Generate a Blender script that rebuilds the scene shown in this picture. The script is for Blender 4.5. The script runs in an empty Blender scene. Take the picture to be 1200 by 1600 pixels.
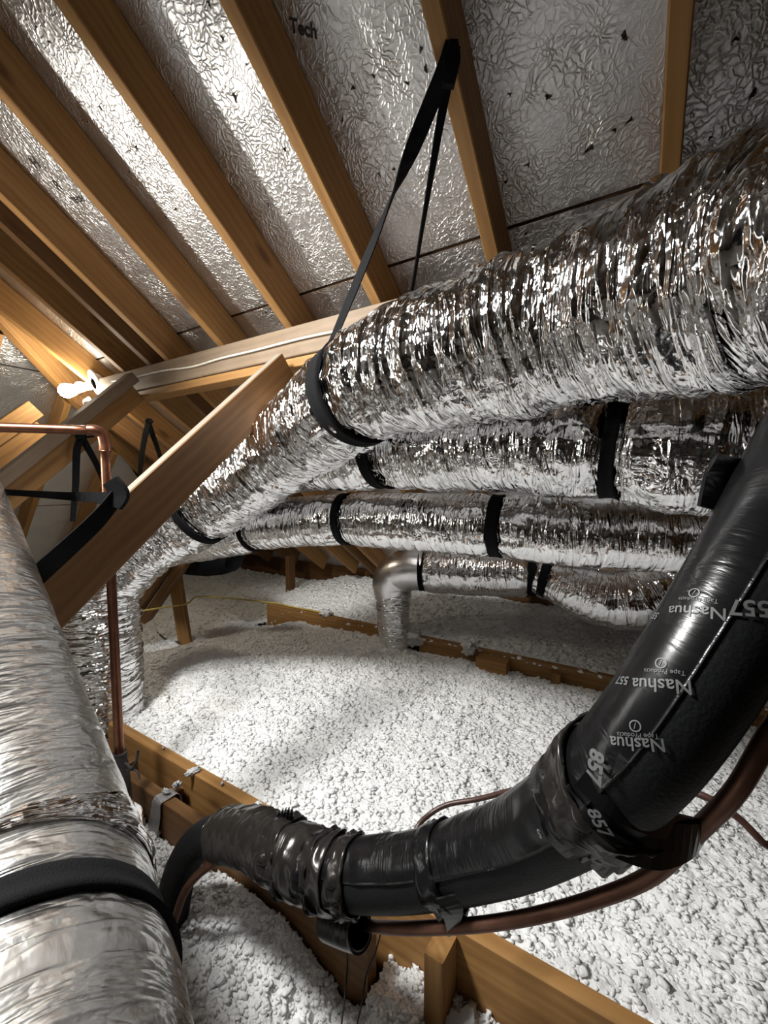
import bpy, math, random
import numpy as np
from mathutils import Vector, Matrix
random.seed(7); RNG = np.random.RandomState(11)
scene = bpy.context.scene
COL = scene.collection

# ------------------------------------------------------------------ camera, world, lights, exposure
FPX = 650.0; PITCH = math.radians(3.7); AZ = math.radians(31.5)
FWD = np.array([-math.sin(AZ)*math.cos(PITCH), math.cos(AZ)*math.cos(PITCH), -math.sin(PITCH)])
RIGHT = np.array([math.cos(AZ), math.sin(AZ), 0.0]); UP = np.cross(RIGHT, FWD)
cam = bpy.data.cameras.new('camera'); camo = bpy.data.objects.new('camera', cam); COL.objects.link(camo)
cam.sensor_fit = 'VERTICAL'; cam.sensor_height = 36.0; cam.lens = 36.0*FPX/1600.0; cam.clip_start = 0.01
camo.matrix_world = Matrix(((RIGHT[0], UP[0], -FWD[0], 0), (RIGHT[1], UP[1], -FWD[1], 0), (RIGHT[2], UP[2], -FWD[2], 0), (0, 0, 0, 1)))
scene.camera = camo
w = bpy.data.worlds.new('world'); scene.world = w; w.use_nodes = True
w.node_tree.nodes['Background'].inputs[0].default_value = (0.02, 0.02, 0.02, 1)
w.node_tree.nodes['Background'].inputs[1].default_value = 0.2
def lamp(name, loc, watts, size, col):
    l = bpy.data.lights.new(name, 'POINT'); l.energy = watts; l.shadow_soft_size = size; l.color = col
    o = bpy.data.objects.new(name, l); o.location = loc; COL.objects.link(o); return o
def spot(name, loc, aim, watts, size, cone, blend, col):
    l = bpy.data.lights.new(name, 'SPOT'); l.energy = watts; l.shadow_soft_size = size; l.color = col; l.spot_size = math.radians(cone); l.spot_blend = blend
    o = bpy.data.objects.new(name, l); o.location = loc; o.rotation_euler = (Vector(aim)-Vector(loc)).to_track_quat('-Z', 'Y').to_euler(); COL.objects.link(o); return o
spot('work_lamp', (-1.25, -0.04, 1.08), (-0.80, 1.30, -1.0), 285, 0.16, 96, 0.5, (1.0, 0.99, 0.96))
spot('clamp_lamp', (-2.15, 0.02, 0.08), (-0.85, 0.65, 1.15), 52, 0.06, 110, 0.6, (1.0, 0.94, 0.84))
scene.view_settings.view_transform = 'Standard'; scene.view_settings.look = 'None'
scene.view_settings.gamma = 1.0; scene.view_settings.use_curve_mapping = False
scene.view_settings.exposure = 0.0
try:
    scene.cycles.max_bounces = 8; scene.cycles.diffuse_bounces = 4; scene.cycles.glossy_bounces = 4
except Exception: pass

# ------------------------------------------------------------------ helpers
def ray(x, y): return FWD + RIGHT*((x-600)/FPX) + UP*((800-y)/FPX)
def P(x, y, d): return ray(x, y)*d                       # a photo point at a measured distance -> world point
def proj(p):
    p = np.asarray(p, float); d = p@FWD
    return np.stack([600+FPX*(p@RIGHT)/d, 800-FPX*(p@UP)/d], -1)
TS = math.tan(math.radians(35)); ZR = 1.467              # rafter undersides: z = ZR - TS*y
NRM = np.array([0, math.sin(math.radians(35)), math.cos(math.radians(35))]); DWN = np.array([0, math.cos(math.radians(35)), -math.sin(math.radians(35))])
DECK = ZR + 0.1405/math.cos(math.radians(35))            # foil face of the deck
def on_roof(x, y, zr=ZR):
    r = ray(x, y); return r*(zr/(r[2]+TS*r[1]))
def on_x(x, y, X): r = ray(x, y); return r*(X/r[0])
def on_y(x, y, Y): r = ray(x, y); return r*(Y/r[1])
def on_z(x, y, Z): r = ray(x, y); return r*(Z/r[2])
def tag(o, label=None, cat=None, group=None, kind=None):
    if label: o['label'] = label
    if cat: o['category'] = cat
    if group: o['group'] = group
    if kind: o['kind'] = kind
    return o
def empty(name, loc=(0, 0, 0)):
    o = bpy.data.objects.new(name, None); o.empty_display_size = 0.05; o.location = [float(c) for c in loc]; COL.objects.link(o); return o
def link(name, me, parent=None):
    o = bpy.data.objects.new(name, me); COL.objects.link(o)
    if parent is not None:
        o.parent = parent
        o.matrix_parent_inverse = wm(parent).inverted()
    return o
def wm(o):
    m = o.matrix_basis.copy()
    return m if o.parent is None else wm(o.parent) @ o.matrix_parent_inverse @ m
def mesh(name, verts, faces, mats, parent=None, smooth=False, uv=None, fm=None, loc=None):
    v = np.asarray(verts, float)
    if loc is not None: v = v - np.asarray(loc, float)
    me = bpy.data.meshes.new(name); me.from_pydata(v.tolist(), [], faces if isinstance(faces, list) else faces.tolist())
    for m in (mats if isinstance(mats, (list, tuple)) else [mats]): me.materials.append(m)
    if fm is not None: me.polygons.foreach_set('material_index', np.asarray(fm, np.int32))
    if smooth: me.polygons.foreach_set('use_smooth', np.ones(len(me.polygons), bool))
    if uv is not None:
        ul = me.uv_layers.new(name='UVMap'); li = np.empty(len(me.loops), np.int32); me.loops.foreach_get('vertex_index', li)
        ul.data.foreach_set('uv', np.asarray(uv, np.float32)[li].ravel())
    me.update()
    o = link(name, me, parent)
    if loc is not None: o.matrix_basis = Matrix.Translation([float(c) for c in loc])
    return o
def unit(v): v = np.asarray(v, float); return v/np.linalg.norm(v)
# numpy value noise on a hashed lattice
TAB = RNG.rand(256, 256)
def vn(x, y, py=None, seed=0):
    x = np.asarray(x, float)+seed*17.31; y = np.asarray(y, float)
    xi = np.floor(x).astype(int); yi = np.floor(y).astype(int); fx = x-xi; fy = y-yi
    fx = fx*fx*(3-2*fx); fy = fy*fy*(3-2*fy)
    y0 = yi % py if py else yi; y1 = (yi+1) % py if py else yi+1
    sh = seed*31
    a = TAB[xi & 255, (y0+sh) & 255]; b = TAB[(xi+1) & 255, (y0+sh) & 255]
    c = TAB[xi & 255, (y1+sh) & 255]; d = TAB[(xi+1) & 255, (y1+sh) & 255]
    return (a*(1-fx)+b*fx)*(1-fy)+(c*(1-fx)+d*fx)*fy
def billow(x, y, py=None, seed=0): return 1-np.abs(2*vn(x, y, py, seed)-1)

# ------------------------------------------------------------------ materials
def nmat(name):
    m = bpy.data.materials.new(name); m.use_nodes = True; nt = m.node_tree
    return m, nt, nt.nodes['Principled BSDF']
def N(nt, t, **kw):
    n = nt.nodes.new(t)
    for k, v in kw.items():
        if k in n.inputs: n.inputs[k].default_value = v
        else: setattr(n, k, v)
    return n
def L(nt, a, b): nt.links.new(a, b)
def ramp(nt, fac, stops):
    r = N(nt, 'ShaderNodeValToRGB'); e = r.color_ramp.elements
    while len(e) < len(stops): e.new(0.5)
    for i, (p, c) in enumerate(stops): e[i].position = p; e[i].color = (*c, 1)
    L(nt, fac, r.inputs[0]); return r.outputs[0]
def math_n(nt, op, a, b=None):
    n = N(nt, 'ShaderNodeMath', operation=op)
    for i, v in enumerate((a, b)):
        if v is None: continue
        if isinstance(v, (int, float)): n.inputs[i].default_value = v
        else: L(nt, v, n.inputs[i])
    return n.outputs[0]
def plain(name, col, rough=0.6, metal=0.0, bump=0.0, bscale=80.0, coat=0.0):
    m, nt, b = nmat(name); b.inputs['Base Color'].default_value = (*col, 1); b.inputs['Roughness'].default_value = rough; b.inputs['Metallic'].default_value = metal
    if coat: b.inputs['Coat Weight'].default_value = coat
    tc = N(nt, 'ShaderNodeTexCoord'); nz = N(nt, 'ShaderNodeTexNoise', Scale=bscale, Detail=4.0); L(nt, tc.outputs['Object'], nz.inputs['Vector'])
    if bump:
        bp = N(nt, 'ShaderNodeBump', Strength=bump, Distance=0.004); L(nt, nz.outputs['Fac'], bp.inputs['Height']); L(nt, bp.outputs[0], b.inputs['Normal'])
    c = [tuple(x*k for x in col) for k in (0.8, 1.15)]
    L(nt, ramp(nt, nz.outputs['Fac'], [(0.3, c[0]), (0.7, c[1])]), b.inputs['Base Color'])
    return m
def wood(name, light, dark, dust=0.0):
    m, nt, b = nmat(name); b.inputs['Roughness'].default_value = 0.62
    b.inputs['Specular IOR Level'].default_value = 0.3
    tc = N(nt, 'ShaderNodeTexCoord'); oi = N(nt, 'ShaderNodeObjectInfo')
    off = N(nt, 'ShaderNodeVectorMath', operation='ADD'); sc = N(nt, 'ShaderNodeVectorMath', operation='SCALE'); sc.inputs['Scale'].default_value = 13.0
    cb = N(nt, 'ShaderNodeCombineXYZ')
    for i in range(3): L(nt, oi.outputs['Random'], cb.inputs[i])
    L(nt, cb.outputs[0], sc.inputs[0]); L(nt, tc.outputs['Object'], off.inputs[0]); L(nt, sc.outputs[0], off.inputs[1])
    mp = N(nt, 'ShaderNodeMapping'); mp.inputs['Scale'].default_value = (0.9, 14, 14); L(nt, off.outputs[0], mp.inputs[0])
    nz = N(nt, 'ShaderNodeTexNoise', Scale=2.2, Detail=6.0, Roughness=0.6, Distortion=0.8); L(nt, mp.outputs[0], nz.inputs['Vector'])
    mp2 = N(nt, 'ShaderNodeMapping'); mp2.inputs['Scale'].default_value = (1.2, 5, 5); L(nt, off.outputs[0], mp2.inputs[0])
    wv = N(nt, 'ShaderNodeTexWave', wave_type='RINGS', rings_direction='X', Scale=3.0, Distortion=5.0, Detail=2.0); L(nt, mp2.outputs[0], wv.inputs['Vector'])
    f = math_n(nt, 'ADD', math_n(nt, 'MULTIPLY', nz.outputs['Fac'], 0.75), math_n(nt, 'MULTIPLY', wv.outputs['Fac'], 0.13))
    col = ramp(nt, f, [(0.25, dark), (0.5, tuple((a+c)/2 for a, c in zip(light, dark))), (0.72, light)])
    # knots: sparse stretched spots
    mp3 = N(nt, 'ShaderNodeMapping'); mp3.inputs['Scale'].default_value = (2.2, 5.5, 5.5); L(nt, off.outputs[0], mp3.inputs[0])
    vo = N(nt, 'ShaderNodeTexVoronoi', Scale=1.0); L(nt, mp3.outputs[0], vo.inputs['Vector'])
    kn = ramp(nt, vo.outputs['Distance'], [(0.06, (1, 1, 1)), (0.13, (0, 0, 0))])
    mx = N(nt, 'ShaderNodeMix', data_type='RGBA'); L(nt, math_n(nt, 'MULTIPLY', kn, 0.7), mx.inputs['Factor']); L(nt, col, mx.inputs['A']); mx.inputs['B'].default_value = (dark[0]*0.35, dark[1]*0.3, dark[2]*0.3, 1)
    hv = N(nt, 'ShaderNodeHueSaturation'); L(nt, mx.outputs['Result'], hv.inputs['Color']); L(nt, math_n(nt, 'ADD', 0.85, math_n(nt, 'MULTIPLY', oi.outputs['Random'], 0.3)), hv.inputs['Value'])
    out = hv.outputs[0]
    if dust:
        dn = N(nt, 'ShaderNodeTexNoise', Scale=9.0, Detail=5.0); L(nt, off.outputs[0], dn.inputs['Vector'])
        d2 = N(nt, 'ShaderNodeMix', data_type='RGBA'); L(nt, math_n(nt, 'MULTIPLY', dn.outputs['Fac'], dust), d2.inputs['Factor']); L(nt, out, d2.inputs['A']); d2.inputs['B'].default_value = (0.6, 0.55, 0.48, 1); out = d2.outputs['Result']
    L(nt, out, b.inputs['Base Color'])
    bp = N(nt, 'ShaderNodeBump', Strength=0.25, Distance=0.002); L(nt, f, bp.inputs['Height']); L(nt, bp.outputs[0], b.inputs['Normal'])
    return m
def deck_foil(name):
    m, nt, b = nmat(name); b.inputs['Metallic'].default_value = 1.0; b.inputs['Roughness'].default_value = 0.36
    tc = N(nt, 'ShaderNodeTexCoord')
    dn = N(nt, 'ShaderNodeTexNoise', Scale=14.0, Detail=3.0); L(nt, tc.outputs['Object'], dn.inputs['Vector'])
    s1 = N(nt, 'ShaderNodeVectorMath', operation='SCALE'); s1.inputs['Scale'].default_value = 0.10; L(nt, dn.outputs['Color'], s1.inputs[0])
    ad = N(nt, 'ShaderNodeVectorMath', operation='ADD'); L(nt, tc.outputs['Object'], ad.inputs[0]); L(nt, s1.outputs[0], ad.inputs[1])
    vo = N(nt, 'ShaderNodeTexVoronoi', feature='DISTANCE_TO_EDGE', Scale=58.0); L(nt, ad.outputs[0], vo.inputs['Vector'])
    rd = ramp(nt, vo.outputs['Distance'], [(0.0, (1, 1, 1)), (0.16, (0.3,)*3), (0.4, (0, 0, 0))])
    n2 = N(nt, 'ShaderNodeTexNoise', Scale=30.0, Detail=2.0); L(nt, tc.outputs['Object'], n2.inputs['Vector'])
    n3 = N(nt, 'ShaderNodeTexNoise', Scale=7.0, Detail=2.0); L(nt, tc.outputs['Object'], n3.inputs['Vector'])
    msk = ramp(nt, n3.outputs['Fac'], [(0.3, (0.25,)*3), (0.65, (1, 1, 1))])
    h = math_n(nt, 'ADD', math_n(nt, 'MULTIPLY', rd, msk), math_n(nt, 'MULTIPLY', n2.outputs['Fac'], 0.9))
    bp = N(nt, 'ShaderNodeBump', Strength=0.65, Distance=0.0022); L(nt, h, bp.inputs['Height']); L(nt, bp.outputs[0], b.inputs['Normal'])
    L(nt, ramp(nt, n3.outputs['Fac'], [(0.3, (0.74, 0.74, 0.75)), (0.7, (0.84, 0.84, 0.84))]), b.inputs['Base Color'])
    return m
def duct_foil(name, rough, cross, fine, strength, base=(0.86, 0.86, 0.87), cell=30.0):
    m, nt, b = nmat(name); b.inputs['Metallic'].default_value = 1.0; b.inputs['Roughness'].default_value = rough
    b.inputs['Base Color'].default_value = (*base, 1)
    uv = N(nt, 'ShaderNodeUVMap')
    def ridge(scale, stretch, rot, det):                   # sharp creases stretched round the duct
        mp = N(nt, 'ShaderNodeMapping'); mp.inputs['Scale'].default_value = (scale, scale*stretch, 1); mp.inputs['Rotation'].default_value = (0, 0, rot); L(nt, uv.outputs[0], mp.inputs[0])
        n1 = N(nt, 'ShaderNodeTexNoise', Scale=1.0, Detail=det, Roughness=0.5, Distortion=0.9); L(nt, mp.outputs[0], n1.inputs['Vector'])
        return math_n(nt, 'ABSOLUTE', math_n(nt, 'SUBTRACT', n1.outputs['Fac'], 0.5))
    r1 = ridge(cross, 0.15, 0.10, 2.0); r2 = ridge(cross*0.8, 0.30, 0.55, 2.0); r3 = ridge(cross*0.8, 0.30, -0.45, 2.0)
    dn = N(nt, 'ShaderNodeTexNoise', Scale=20.0, Detail=2.0); L(nt, uv.outputs[0], dn.inputs['Vector'])
    s1 = N(nt, 'ShaderNodeVectorMath', operation='SCALE'); s1.inputs['Scale'].default_value = 0.06; L(nt, dn.outputs['Color'], s1.inputs[0])
    ad = N(nt, 'ShaderNodeVectorMath', operation='ADD'); L(nt, uv.outputs[0], ad.inputs[0]); L(nt, s1.outputs[0], ad.inputs[1])
    vo = N(nt, 'ShaderNodeTexVoronoi', feature='F1', Scale=cell, voronoi_dimensions='2D'); L(nt, ad.outputs[0], vo.inputs['Vector'])
    n2 = N(nt, 'ShaderNodeTexNoise', Scale=fine, Detail=2.0); L(nt, uv.outputs[0], n2.inputs['Vector'])
    lo = N(nt, 'ShaderNodeTexNoise', Scale=5.0, Detail=1.0); L(nt, uv.outputs[0], lo.inputs['Vector'])
    amt = ramp(nt, lo.outputs['Fac'], [(0.35, (0.45,)*3), (0.65, (1, 1, 1))])
    h = math_n(nt, 'ADD', math_n(nt, 'MULTIPLY', r1, -2.4), math_n(nt, 'MULTIPLY', math_n(nt, 'ADD', r2, r3), -1.3))
    h = math_n(nt, 'ADD', math_n(nt, 'MULTIPLY', h, amt), math_n(nt, 'ADD', math_n(nt, 'MULTIPLY', vo.outputs['Distance'], 0.5), math_n(nt, 'MULTIPLY', n2.outputs['Fac'], 0.10)))
    bp = N(nt, 'ShaderNodeBump', Strength=strength, Distance=0.012); L(nt, h, bp.inputs['Height']); L(nt, bp.outputs[0], b.inputs['Normal'])
    return m
M = {}
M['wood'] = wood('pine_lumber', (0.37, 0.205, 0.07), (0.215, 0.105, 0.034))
M['wood_dark'] = wood('shade_toned_pine', (0.22, 0.112, 0.042), (0.12, 0.058, 0.021))  # darker copy of the pine; the big strut's shade is put into this colour
M['wood_dusty'] = wood('dusty_pine_lumber', (0.21, 0.145, 0.085), (0.13, 0.085, 0.05), 0.15)
M['dust_top'] = wood('dust_covered_lumber', (0.19, 0.165, 0.13), (0.12, 0.10, 0.075), 0.15)
M['deck'] = deck_foil('radiant_barrier_foil')
M['osb'] = plain('strand_board_edge', (0.16, 0.075, 0.03), 0.9, bump=0.5, bscale=40)
M['hole'] = plain('torn_hole_board', (0.035, 0.018, 0.01), 0.95)
M['ink'] = plain('printed_ink', (0.03, 0.02, 0.02), 0.7)
M['foil'] = duct_foil('crinkled_duct_foil', 0.08, 36, 60, 0.85, cell=20.0)
M['foil_soft'] = duct_foil('smooth_duct_foil', 0.11, 34, 70, 0.6, cell=16.0)
M['foil_cross'] = duct_foil('scrim_duct_foil', 0.27, 40, 110, 0.5, (0.78, 0.78, 0.77), 14.0)
M['sheet'] = duct_foil('sheet_metal', 0.28, 14, 90, 0.06)
M['strap'] = plain('black_webbing', (0.004, 0.004, 0.005), 0.85, bump=0.6, bscale=500)
M['strap'].node_tree.nodes['Principled BSDF'].inputs['Specular IOR Level'].default_value = 0.15
M['foam'] = plain('black_rubber_foam', (0.005, 0.0055, 0.0065), 0.6, bump=0.25, bscale=220)
M['foam'].node_tree.nodes['Principled BSDF'].inputs['Specular IOR Level'].default_value = 0.22
M['print'] = plain('white_tape_print', (0.10, 0.105, 0.105), 0.5)
M['copper'] = plain('copper_tarnished', (0.20, 0.088, 0.055), 0.36, 1.0, bump=0.05, bscale=40)
M['copper_line'] = plain('copper_tubing', (0.15, 0.075, 0.05), 0.5, 0.85, bump=0.05, bscale=40)
M['white_cable'] = plain('white_cable_sheath', (0.62, 0.58, 0.5), 0.5)
M['yellow_cable'] = plain('yellow_cable_sheath', (0.55, 0.42, 0.10), 0.5)
M['dark_cable'] = plain('dark_brown_cable', (0.05, 0.022, 0.016), 0.4)
M['grey_rubber'] = plain('grey_pipe_sleeve', (0.06, 0.06, 0.062), 0.8, bump=0.5, bscale=60)
M['grey_metal'] = plain('grey_hanger_metal', (0.33, 0.32, 0.32), 0.5, 0.4, bump=0.3, bscale=30)
M['porcelain'] = plain('white_porcelain', (0.75, 0.74, 0.7), 0.3)
def tape_mat():
    m, nt, b = nmat('black_glossy_tape'); b.inputs['Base Color'].default_value = (0.005, 0.005, 0.0055, 1); b.inputs['Roughness'].default_value = 0.24; b.inputs['Specular IOR Level'].default_value = 0.28
    uv = N(nt, 'ShaderNodeUVMap')
    mp = N(nt, 'ShaderNodeMapping'); mp.inputs['Scale'].default_value = (60, 14, 1); mp.inputs['Rotation'].default_value = (0, 0, 0.4); L(nt, uv.outputs[0], mp.inputs[0])
    n1 = N(nt, 'ShaderNodeTexNoise', Scale=1.0, Detail=4.0, Distortion=1.0); L(nt, mp.outputs[0], n1.inputs['Vector'])
    n2 = N(nt, 'ShaderNodeTexNoise', Scale=9.0, Detail=2.0); L(nt, uv.outputs[0], n2.inputs['Vector'])
    msk = ramp(nt, n2.outputs['Fac'], [(0.42, (0.05,)*3), (0.62, (1, 1, 1))])
    h = math_n(nt, 'MULTIPLY', math_n(nt, 'ABSOLUTE', math_n(nt, 'SUBTRACT', n1.outputs['Fac'], 0.5)), msk)
    bp = N(nt, 'ShaderNodeBump', Strength=0.5, Distance=0.006); L(nt, h, bp.inputs['Height']); L(nt, bp.outputs[0], b.inputs['Normal'])
    return m
M['tape'] = tape_mat()
def fluff_mat():
    m, nt, b = nmat('white_blown_fibre'); b.inputs['Roughness'].default_value = 1.0; b.inputs['Specular IOR Level'].default_value = 0.05
    b.inputs['Base Color'].default_value = (0.89, 0.895, 0.89, 1)
    pass
    tc = N(nt, 'ShaderNodeTexCoord')
    n1 = N(nt, 'ShaderNodeTexNoise', Scale=210.0, Detail=5.0, Roughness=0.75); L(nt, tc.outputs['Object'], n1.inputs['Vector'])
    vo = N(nt, 'ShaderNodeTexVoronoi', Scale=120.0); L(nt, tc.outputs['Object'], vo.inputs['Vector'])
    h = math_n(nt, 'SUBTRACT', n1.outputs['Fac'], math_n(nt, 'MULTIPLY', vo.outputs['Distance'], 0.9))
    bp = N(nt, 'ShaderNodeBump', Strength=0.6, Distance=0.004); L(nt, h, bp.inputs['Height']); L(nt, bp.outputs[0], b.inputs['Normal'])
    return m
M['fluff'] = fluff_mat()
def glow(name, col, s):
    m, nt, b = nmat(name); b.inputs['Base Color'].default_value = (1, 1, 1, 1); b.inputs['Emission Color'].default_value = (*col, 1); b.inputs['Emission Strength'].default_value = s; return m
M['glow'] = glow('lit_bulb_glass', (1.0, 0.90, 0.72), 150.0)

# ------------------------------------------------------------------ boards
def board(name, p0, p1, wd, dp, mat, upv=(0, 0, 1), parent=None, cham=0.003, cut0=0.0, cut1=0.0, topmat=None):
    """lumber from p0 to p1 (centre line), wd across, dp along upv; grain along local x"""
    p0 = np.asarray(p0, float); p1 = np.asarray(p1, float); x = unit(p1-p0); u = np.asarray(upv, float)
    u = unit(u-x*(u@x)); y = np.cross(u, x); ln = np.linalg.norm(p1-p0)
    a, b, c = wd/2, dp/2, cham
    prof = [(-a+c, -b), (a-c, -b), (a, -b+c), (a, b-c), (a-c, b), (-a+c, b), (-a, b-c), (-a, -b+c)]
    v = [(cut0*q, p, q) for p, q in prof]+[(ln+cut1*q, p, q) for p, q in prof]
    f = [[i, i+8, (i+1) % 8+8, (i+1) % 8] for i in range(8)]+[list(range(8)), list(range(15, 7, -1))]
    me = bpy.data.meshes.new(name); me.from_pydata(v, [], f); me.materials.append(mat)
    if topmat: me.materials.append(topmat); me.polygons[4].material_index = 1
    me.update()
    mw = Matrix(((x[0], y[0], u[0], p0[0]), (x[1], y[1], u[1], p0[1]), (x[2], y[2], u[2], p0[2]), (0, 0, 0, 1)))
    o = bpy.data.objects.new(name, me); COL.objects.link(o)
    o.matrix_basis = mw
    if parent is not None: o.parent = parent; o.matrix_parent_inverse = wm(parent).inverted()
    return o

# ------------------------------------------------------------------ roof deck: foil-faced panels with open seams
ceiling = tag(empty('ceiling', (0, 0, DECK)), 'sloping roof deck of embossed silver foil panels', None, None, 'structure')
Z0, Y_SEAM = DECK, 1.270
rowY = [(-1.20, -0.735), (-0.730, 0.265), (0.270, 1.266), (1.274, 2.266), (2.274, 3.60)]
panels = []
RX = [0.015+0.019+0.4064*k for k in range(-10, 6)]        # rafter centre lines
def hipX(z): return -2.95+(z-0.84)/1.077                   # foil of the hip end slope (rafter undersides)
def deck_panel(x0, x1, y0, y1, hip=False):
    def q(x, y, t): return np.array([x, y, Z0-TS*y])+NRM*t
    g = 0.0015
    # clip the far end along the hip
    c = []
    for (x, y) in ((x0+g, y0), (x1-g, y0), (x1-g, y1), (x0+g, y1)):
        if hip: x = max(x, -2.95-0.65*(y-0.743)-0.18)
        c.append((x, y))
    v = [q(x, y, 0) for x, y in c]+[q(x, y, 0.012) for x, y in c]
    f = [[0, 1, 2, 3], [7, 6, 5, 4], [0, 4, 5, 1], [1, 5, 6, 2], [2, 6, 7, 3], [3, 7, 4, 0]]
    o = mesh('sheathing_panel', v, f, [M['deck'], M['osb']], ceiling, fm=[0, 1, 1, 1, 1, 1])
    panels.append((o, x0, x1, y0, y1)); return o
for i, (y0, y1) in enumerate(rowY):
    xs = [-5.2, RX[3]+1.2192*(i % 2)-0.4064*(i % 2), RX[9]+0.4064*(i % 2), RX[15]+0.4064*(i % 2)]
    for x0, x1 in zip(xs[:-1], xs[1:]): deck_panel(x0, x1, y0, y1, x0 < -3)
# backing felt above the seams so that no gap opens to the outside
def slab(name, pts, n, t, mat, parent=None):
    pts = [np.asarray(p, float) for p in pts]; v = pts+[p+np.asarray(n)*t for p in pts]; k = len(pts)
    f = [list(range(k)), list(range(2*k-1, k-1, -1))]+[[i, i+k, (i+1) % k+k, (i+1) % k] for i in range(k)]
    return mesh(name, v, f, mat, parent)
def q0(x, y, t): return np.array([x, y, Z0-TS*y])+NRM*t
slab('roofing_felt', [q0(-5.4, -1.25, 0.014), q0(3.0, -1.25, 0.014), q0(3.0, 3.7, 0.014), q0(-5.4, 3.7, 0.014)], NRM, 0.01, M['hole'], ceiling)

# torn nail holes in the foil
HOLES = [(368,152,1.5),(445,233,1.2),(420,320,1),(452,333,1.1),(473,384,1.2),(480,404,.8),(505,377,.6),(348,60,1),(327,5,1),(385,100,.7),(371,118,.5),
 (157,168,1),(137,190,.8),(213,230,1.3),(203,235,.7),(202,268,.9),(217,270,.7),(275,327,1),(260,340,1),(240,335,.6),(372,435,.7),(368,448,.9),(658,75,1.2),(665,108,1.2),(637,130,1),
 (616,264,1),(593,272,1),(797,147,1),(855,152,1.5),(975,57,1.4),(985,187,1.3),(960,203,1.1),(922,232,1.7),(825,257,1.3),(790,285,1.2),(1178,145,1.4),(665,300,.9),(552,137,1.1),(535,187,.9),
 (57,42,1),(78,65,.9),(415,488,1),(425,497,.6),(540,448,.8),(556,440,.8),(718,400,1),(915,320,.9),(822,365,1),(180,415,.8),(165,380,.8),(225,440,.9),(12,218,.8),(72,262,.7),(584,118,.8),(1150,60,1.0),(1110,215,.9)]
def hole_mesh(seed):
    r = random.Random(seed); k = 9; v = [(0, 0, 0.0004)]
    for i in range(k):
        a = 2*math.pi*i/k; q = 0.0062*(0.45+r.random()) * (1.35 if i % 3 == 0 else .8)
        v.append((q*math.cos(a), q*math.sin(a)*0.7, 0.0004))
    f = [[0, 1+i, 1+(i+1) % k] for i in range(k)]; mi = [0]*k
    for i in (0, 3, 6):                                    # curled foil flaps and the nail tip
        a = np.array(v[1+i]); b = np.array(v[1+(i+1) % k]); tip = (a+b)*0.75+np.array([0, 0, 0.005+0.004*r.random()])
        v.append(tuple(tip)); f.append([1+i, 1+(i+1) % k, len(v)-1]); mi.append(1)
    b0 = len(v)
    for i in range(5): v.append((0.0016*math.cos(i*1.2566), 0.0016*math.sin(i*1.2566), 0))
    v.append((0.001, 0.0004, 0.008))
    for i in range(5): f.append([b0+i, b0+(i+1) % 5, b0+5]); mi.append(2)
    me = bpy.data.meshes.new('nail_hole'); me.from_pydata(v, [], f)
    for mt in (M['hole'], M['deck'], M['grey_rubber']): me.materials.append(mt)
    me.polygons.foreach_set('material_index', mi); me.update(); return me
HM = [hole_mesh(i) for i in range(6)]
def plane_matrix(p, ex, ez, s=1.0):
    ez = unit(ez); ex = unit(np.asarray(ex)-ez*(np.asarray(ex)@ez)); ey = np.cross(ez, ex)
    return Matrix(((ex[0]*s, ey[0]*s, ez[0]*s, p[0]), (ex[1]*s, ey[1]*s, ez[1]*s, p[1]), (ex[2]*s, ey[2]*s, ez[2]*s, p[2]), (0, 0, 0, 1)))
for i, (x, y, s) in enumerate(HOLES):
    p = on_roof(x, y, Z0)
    par = next((o for o, x0, x1, y0, y1 in panels if x0 <= p[0] <= x1 and y0 <= p[1] <= y1), panels[0][0])
    o = bpy.data.objects.new('nail_hole', HM[i % 6]); COL.objects.link(o)
    a = RNG.rand()*6.28
    o.matrix_basis = plane_matrix(p-NRM*0.0006, [math.cos(a), math.sin(a)*0.8, -math.sin(a)*0.57], -NRM, s*0.8)
    o.parent = par; o.matrix_parent_inverse = wm(par).inverted()

def text_mesh(body, size, bold=0.0):
    cu = bpy.data.curves.new('lettering', 'FONT'); cu.body = body; cu.size = size; cu.align_x = 'CENTER'; cu.align_y = 'CENTER'; cu.offset = bold; cu.resolution_u = 3
    ob = bpy.data.objects.new('lettering', cu); COL.objects.link(ob)
    dg = bpy.context.evaluated_depsgraph_get(); me = bpy.data.meshes.new_from_object(ob.evaluated_get(dg))
    bpy.data.objects.remove(ob); bpy.data.curves.remove(cu); me.materials.clear(); return me
def deck_text(body, x, y, size, ang, par_i=None, bold=0.0, zr=None, ex=None, nz=None, parent=None):
    p = on_roof(x, y, Z0) if zr is None else zr
    par = parent or next((o for o, x0, x1, y0, y1 in panels if x0 <= p[0] <= x1 and y0 <= p[1] <= y1), panels[0][0])
    me = text_mesh(body, size, bold); me.materials.append(M['ink'])
    o = bpy.data.objects.new('printed_lettering', me); COL.objects.link(o)
    n = -NRM if nz is None else nz
    d0 = np.array([1.0, 0, 0])*math.cos(ang)+DWN*math.sin(ang) if ex is None else ex
    o.matrix_basis = plane_matrix(p+n*0.0012, d0, n)
    o.parent = par; o.matrix_parent_inverse = wm(par).inverted()
deck_text('Tech', 474, 45, 0.034, 0.55, bold=0.0012)
deck_text('TECH', 122, 312, 0.026, 0.2, bold=0.001)
deck_text('R', 90, 290, 0.045, 0.2, bold=0.001)
deck_text('H', 55, 255, 0.045, 0.2, bold=0.0015)

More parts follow.
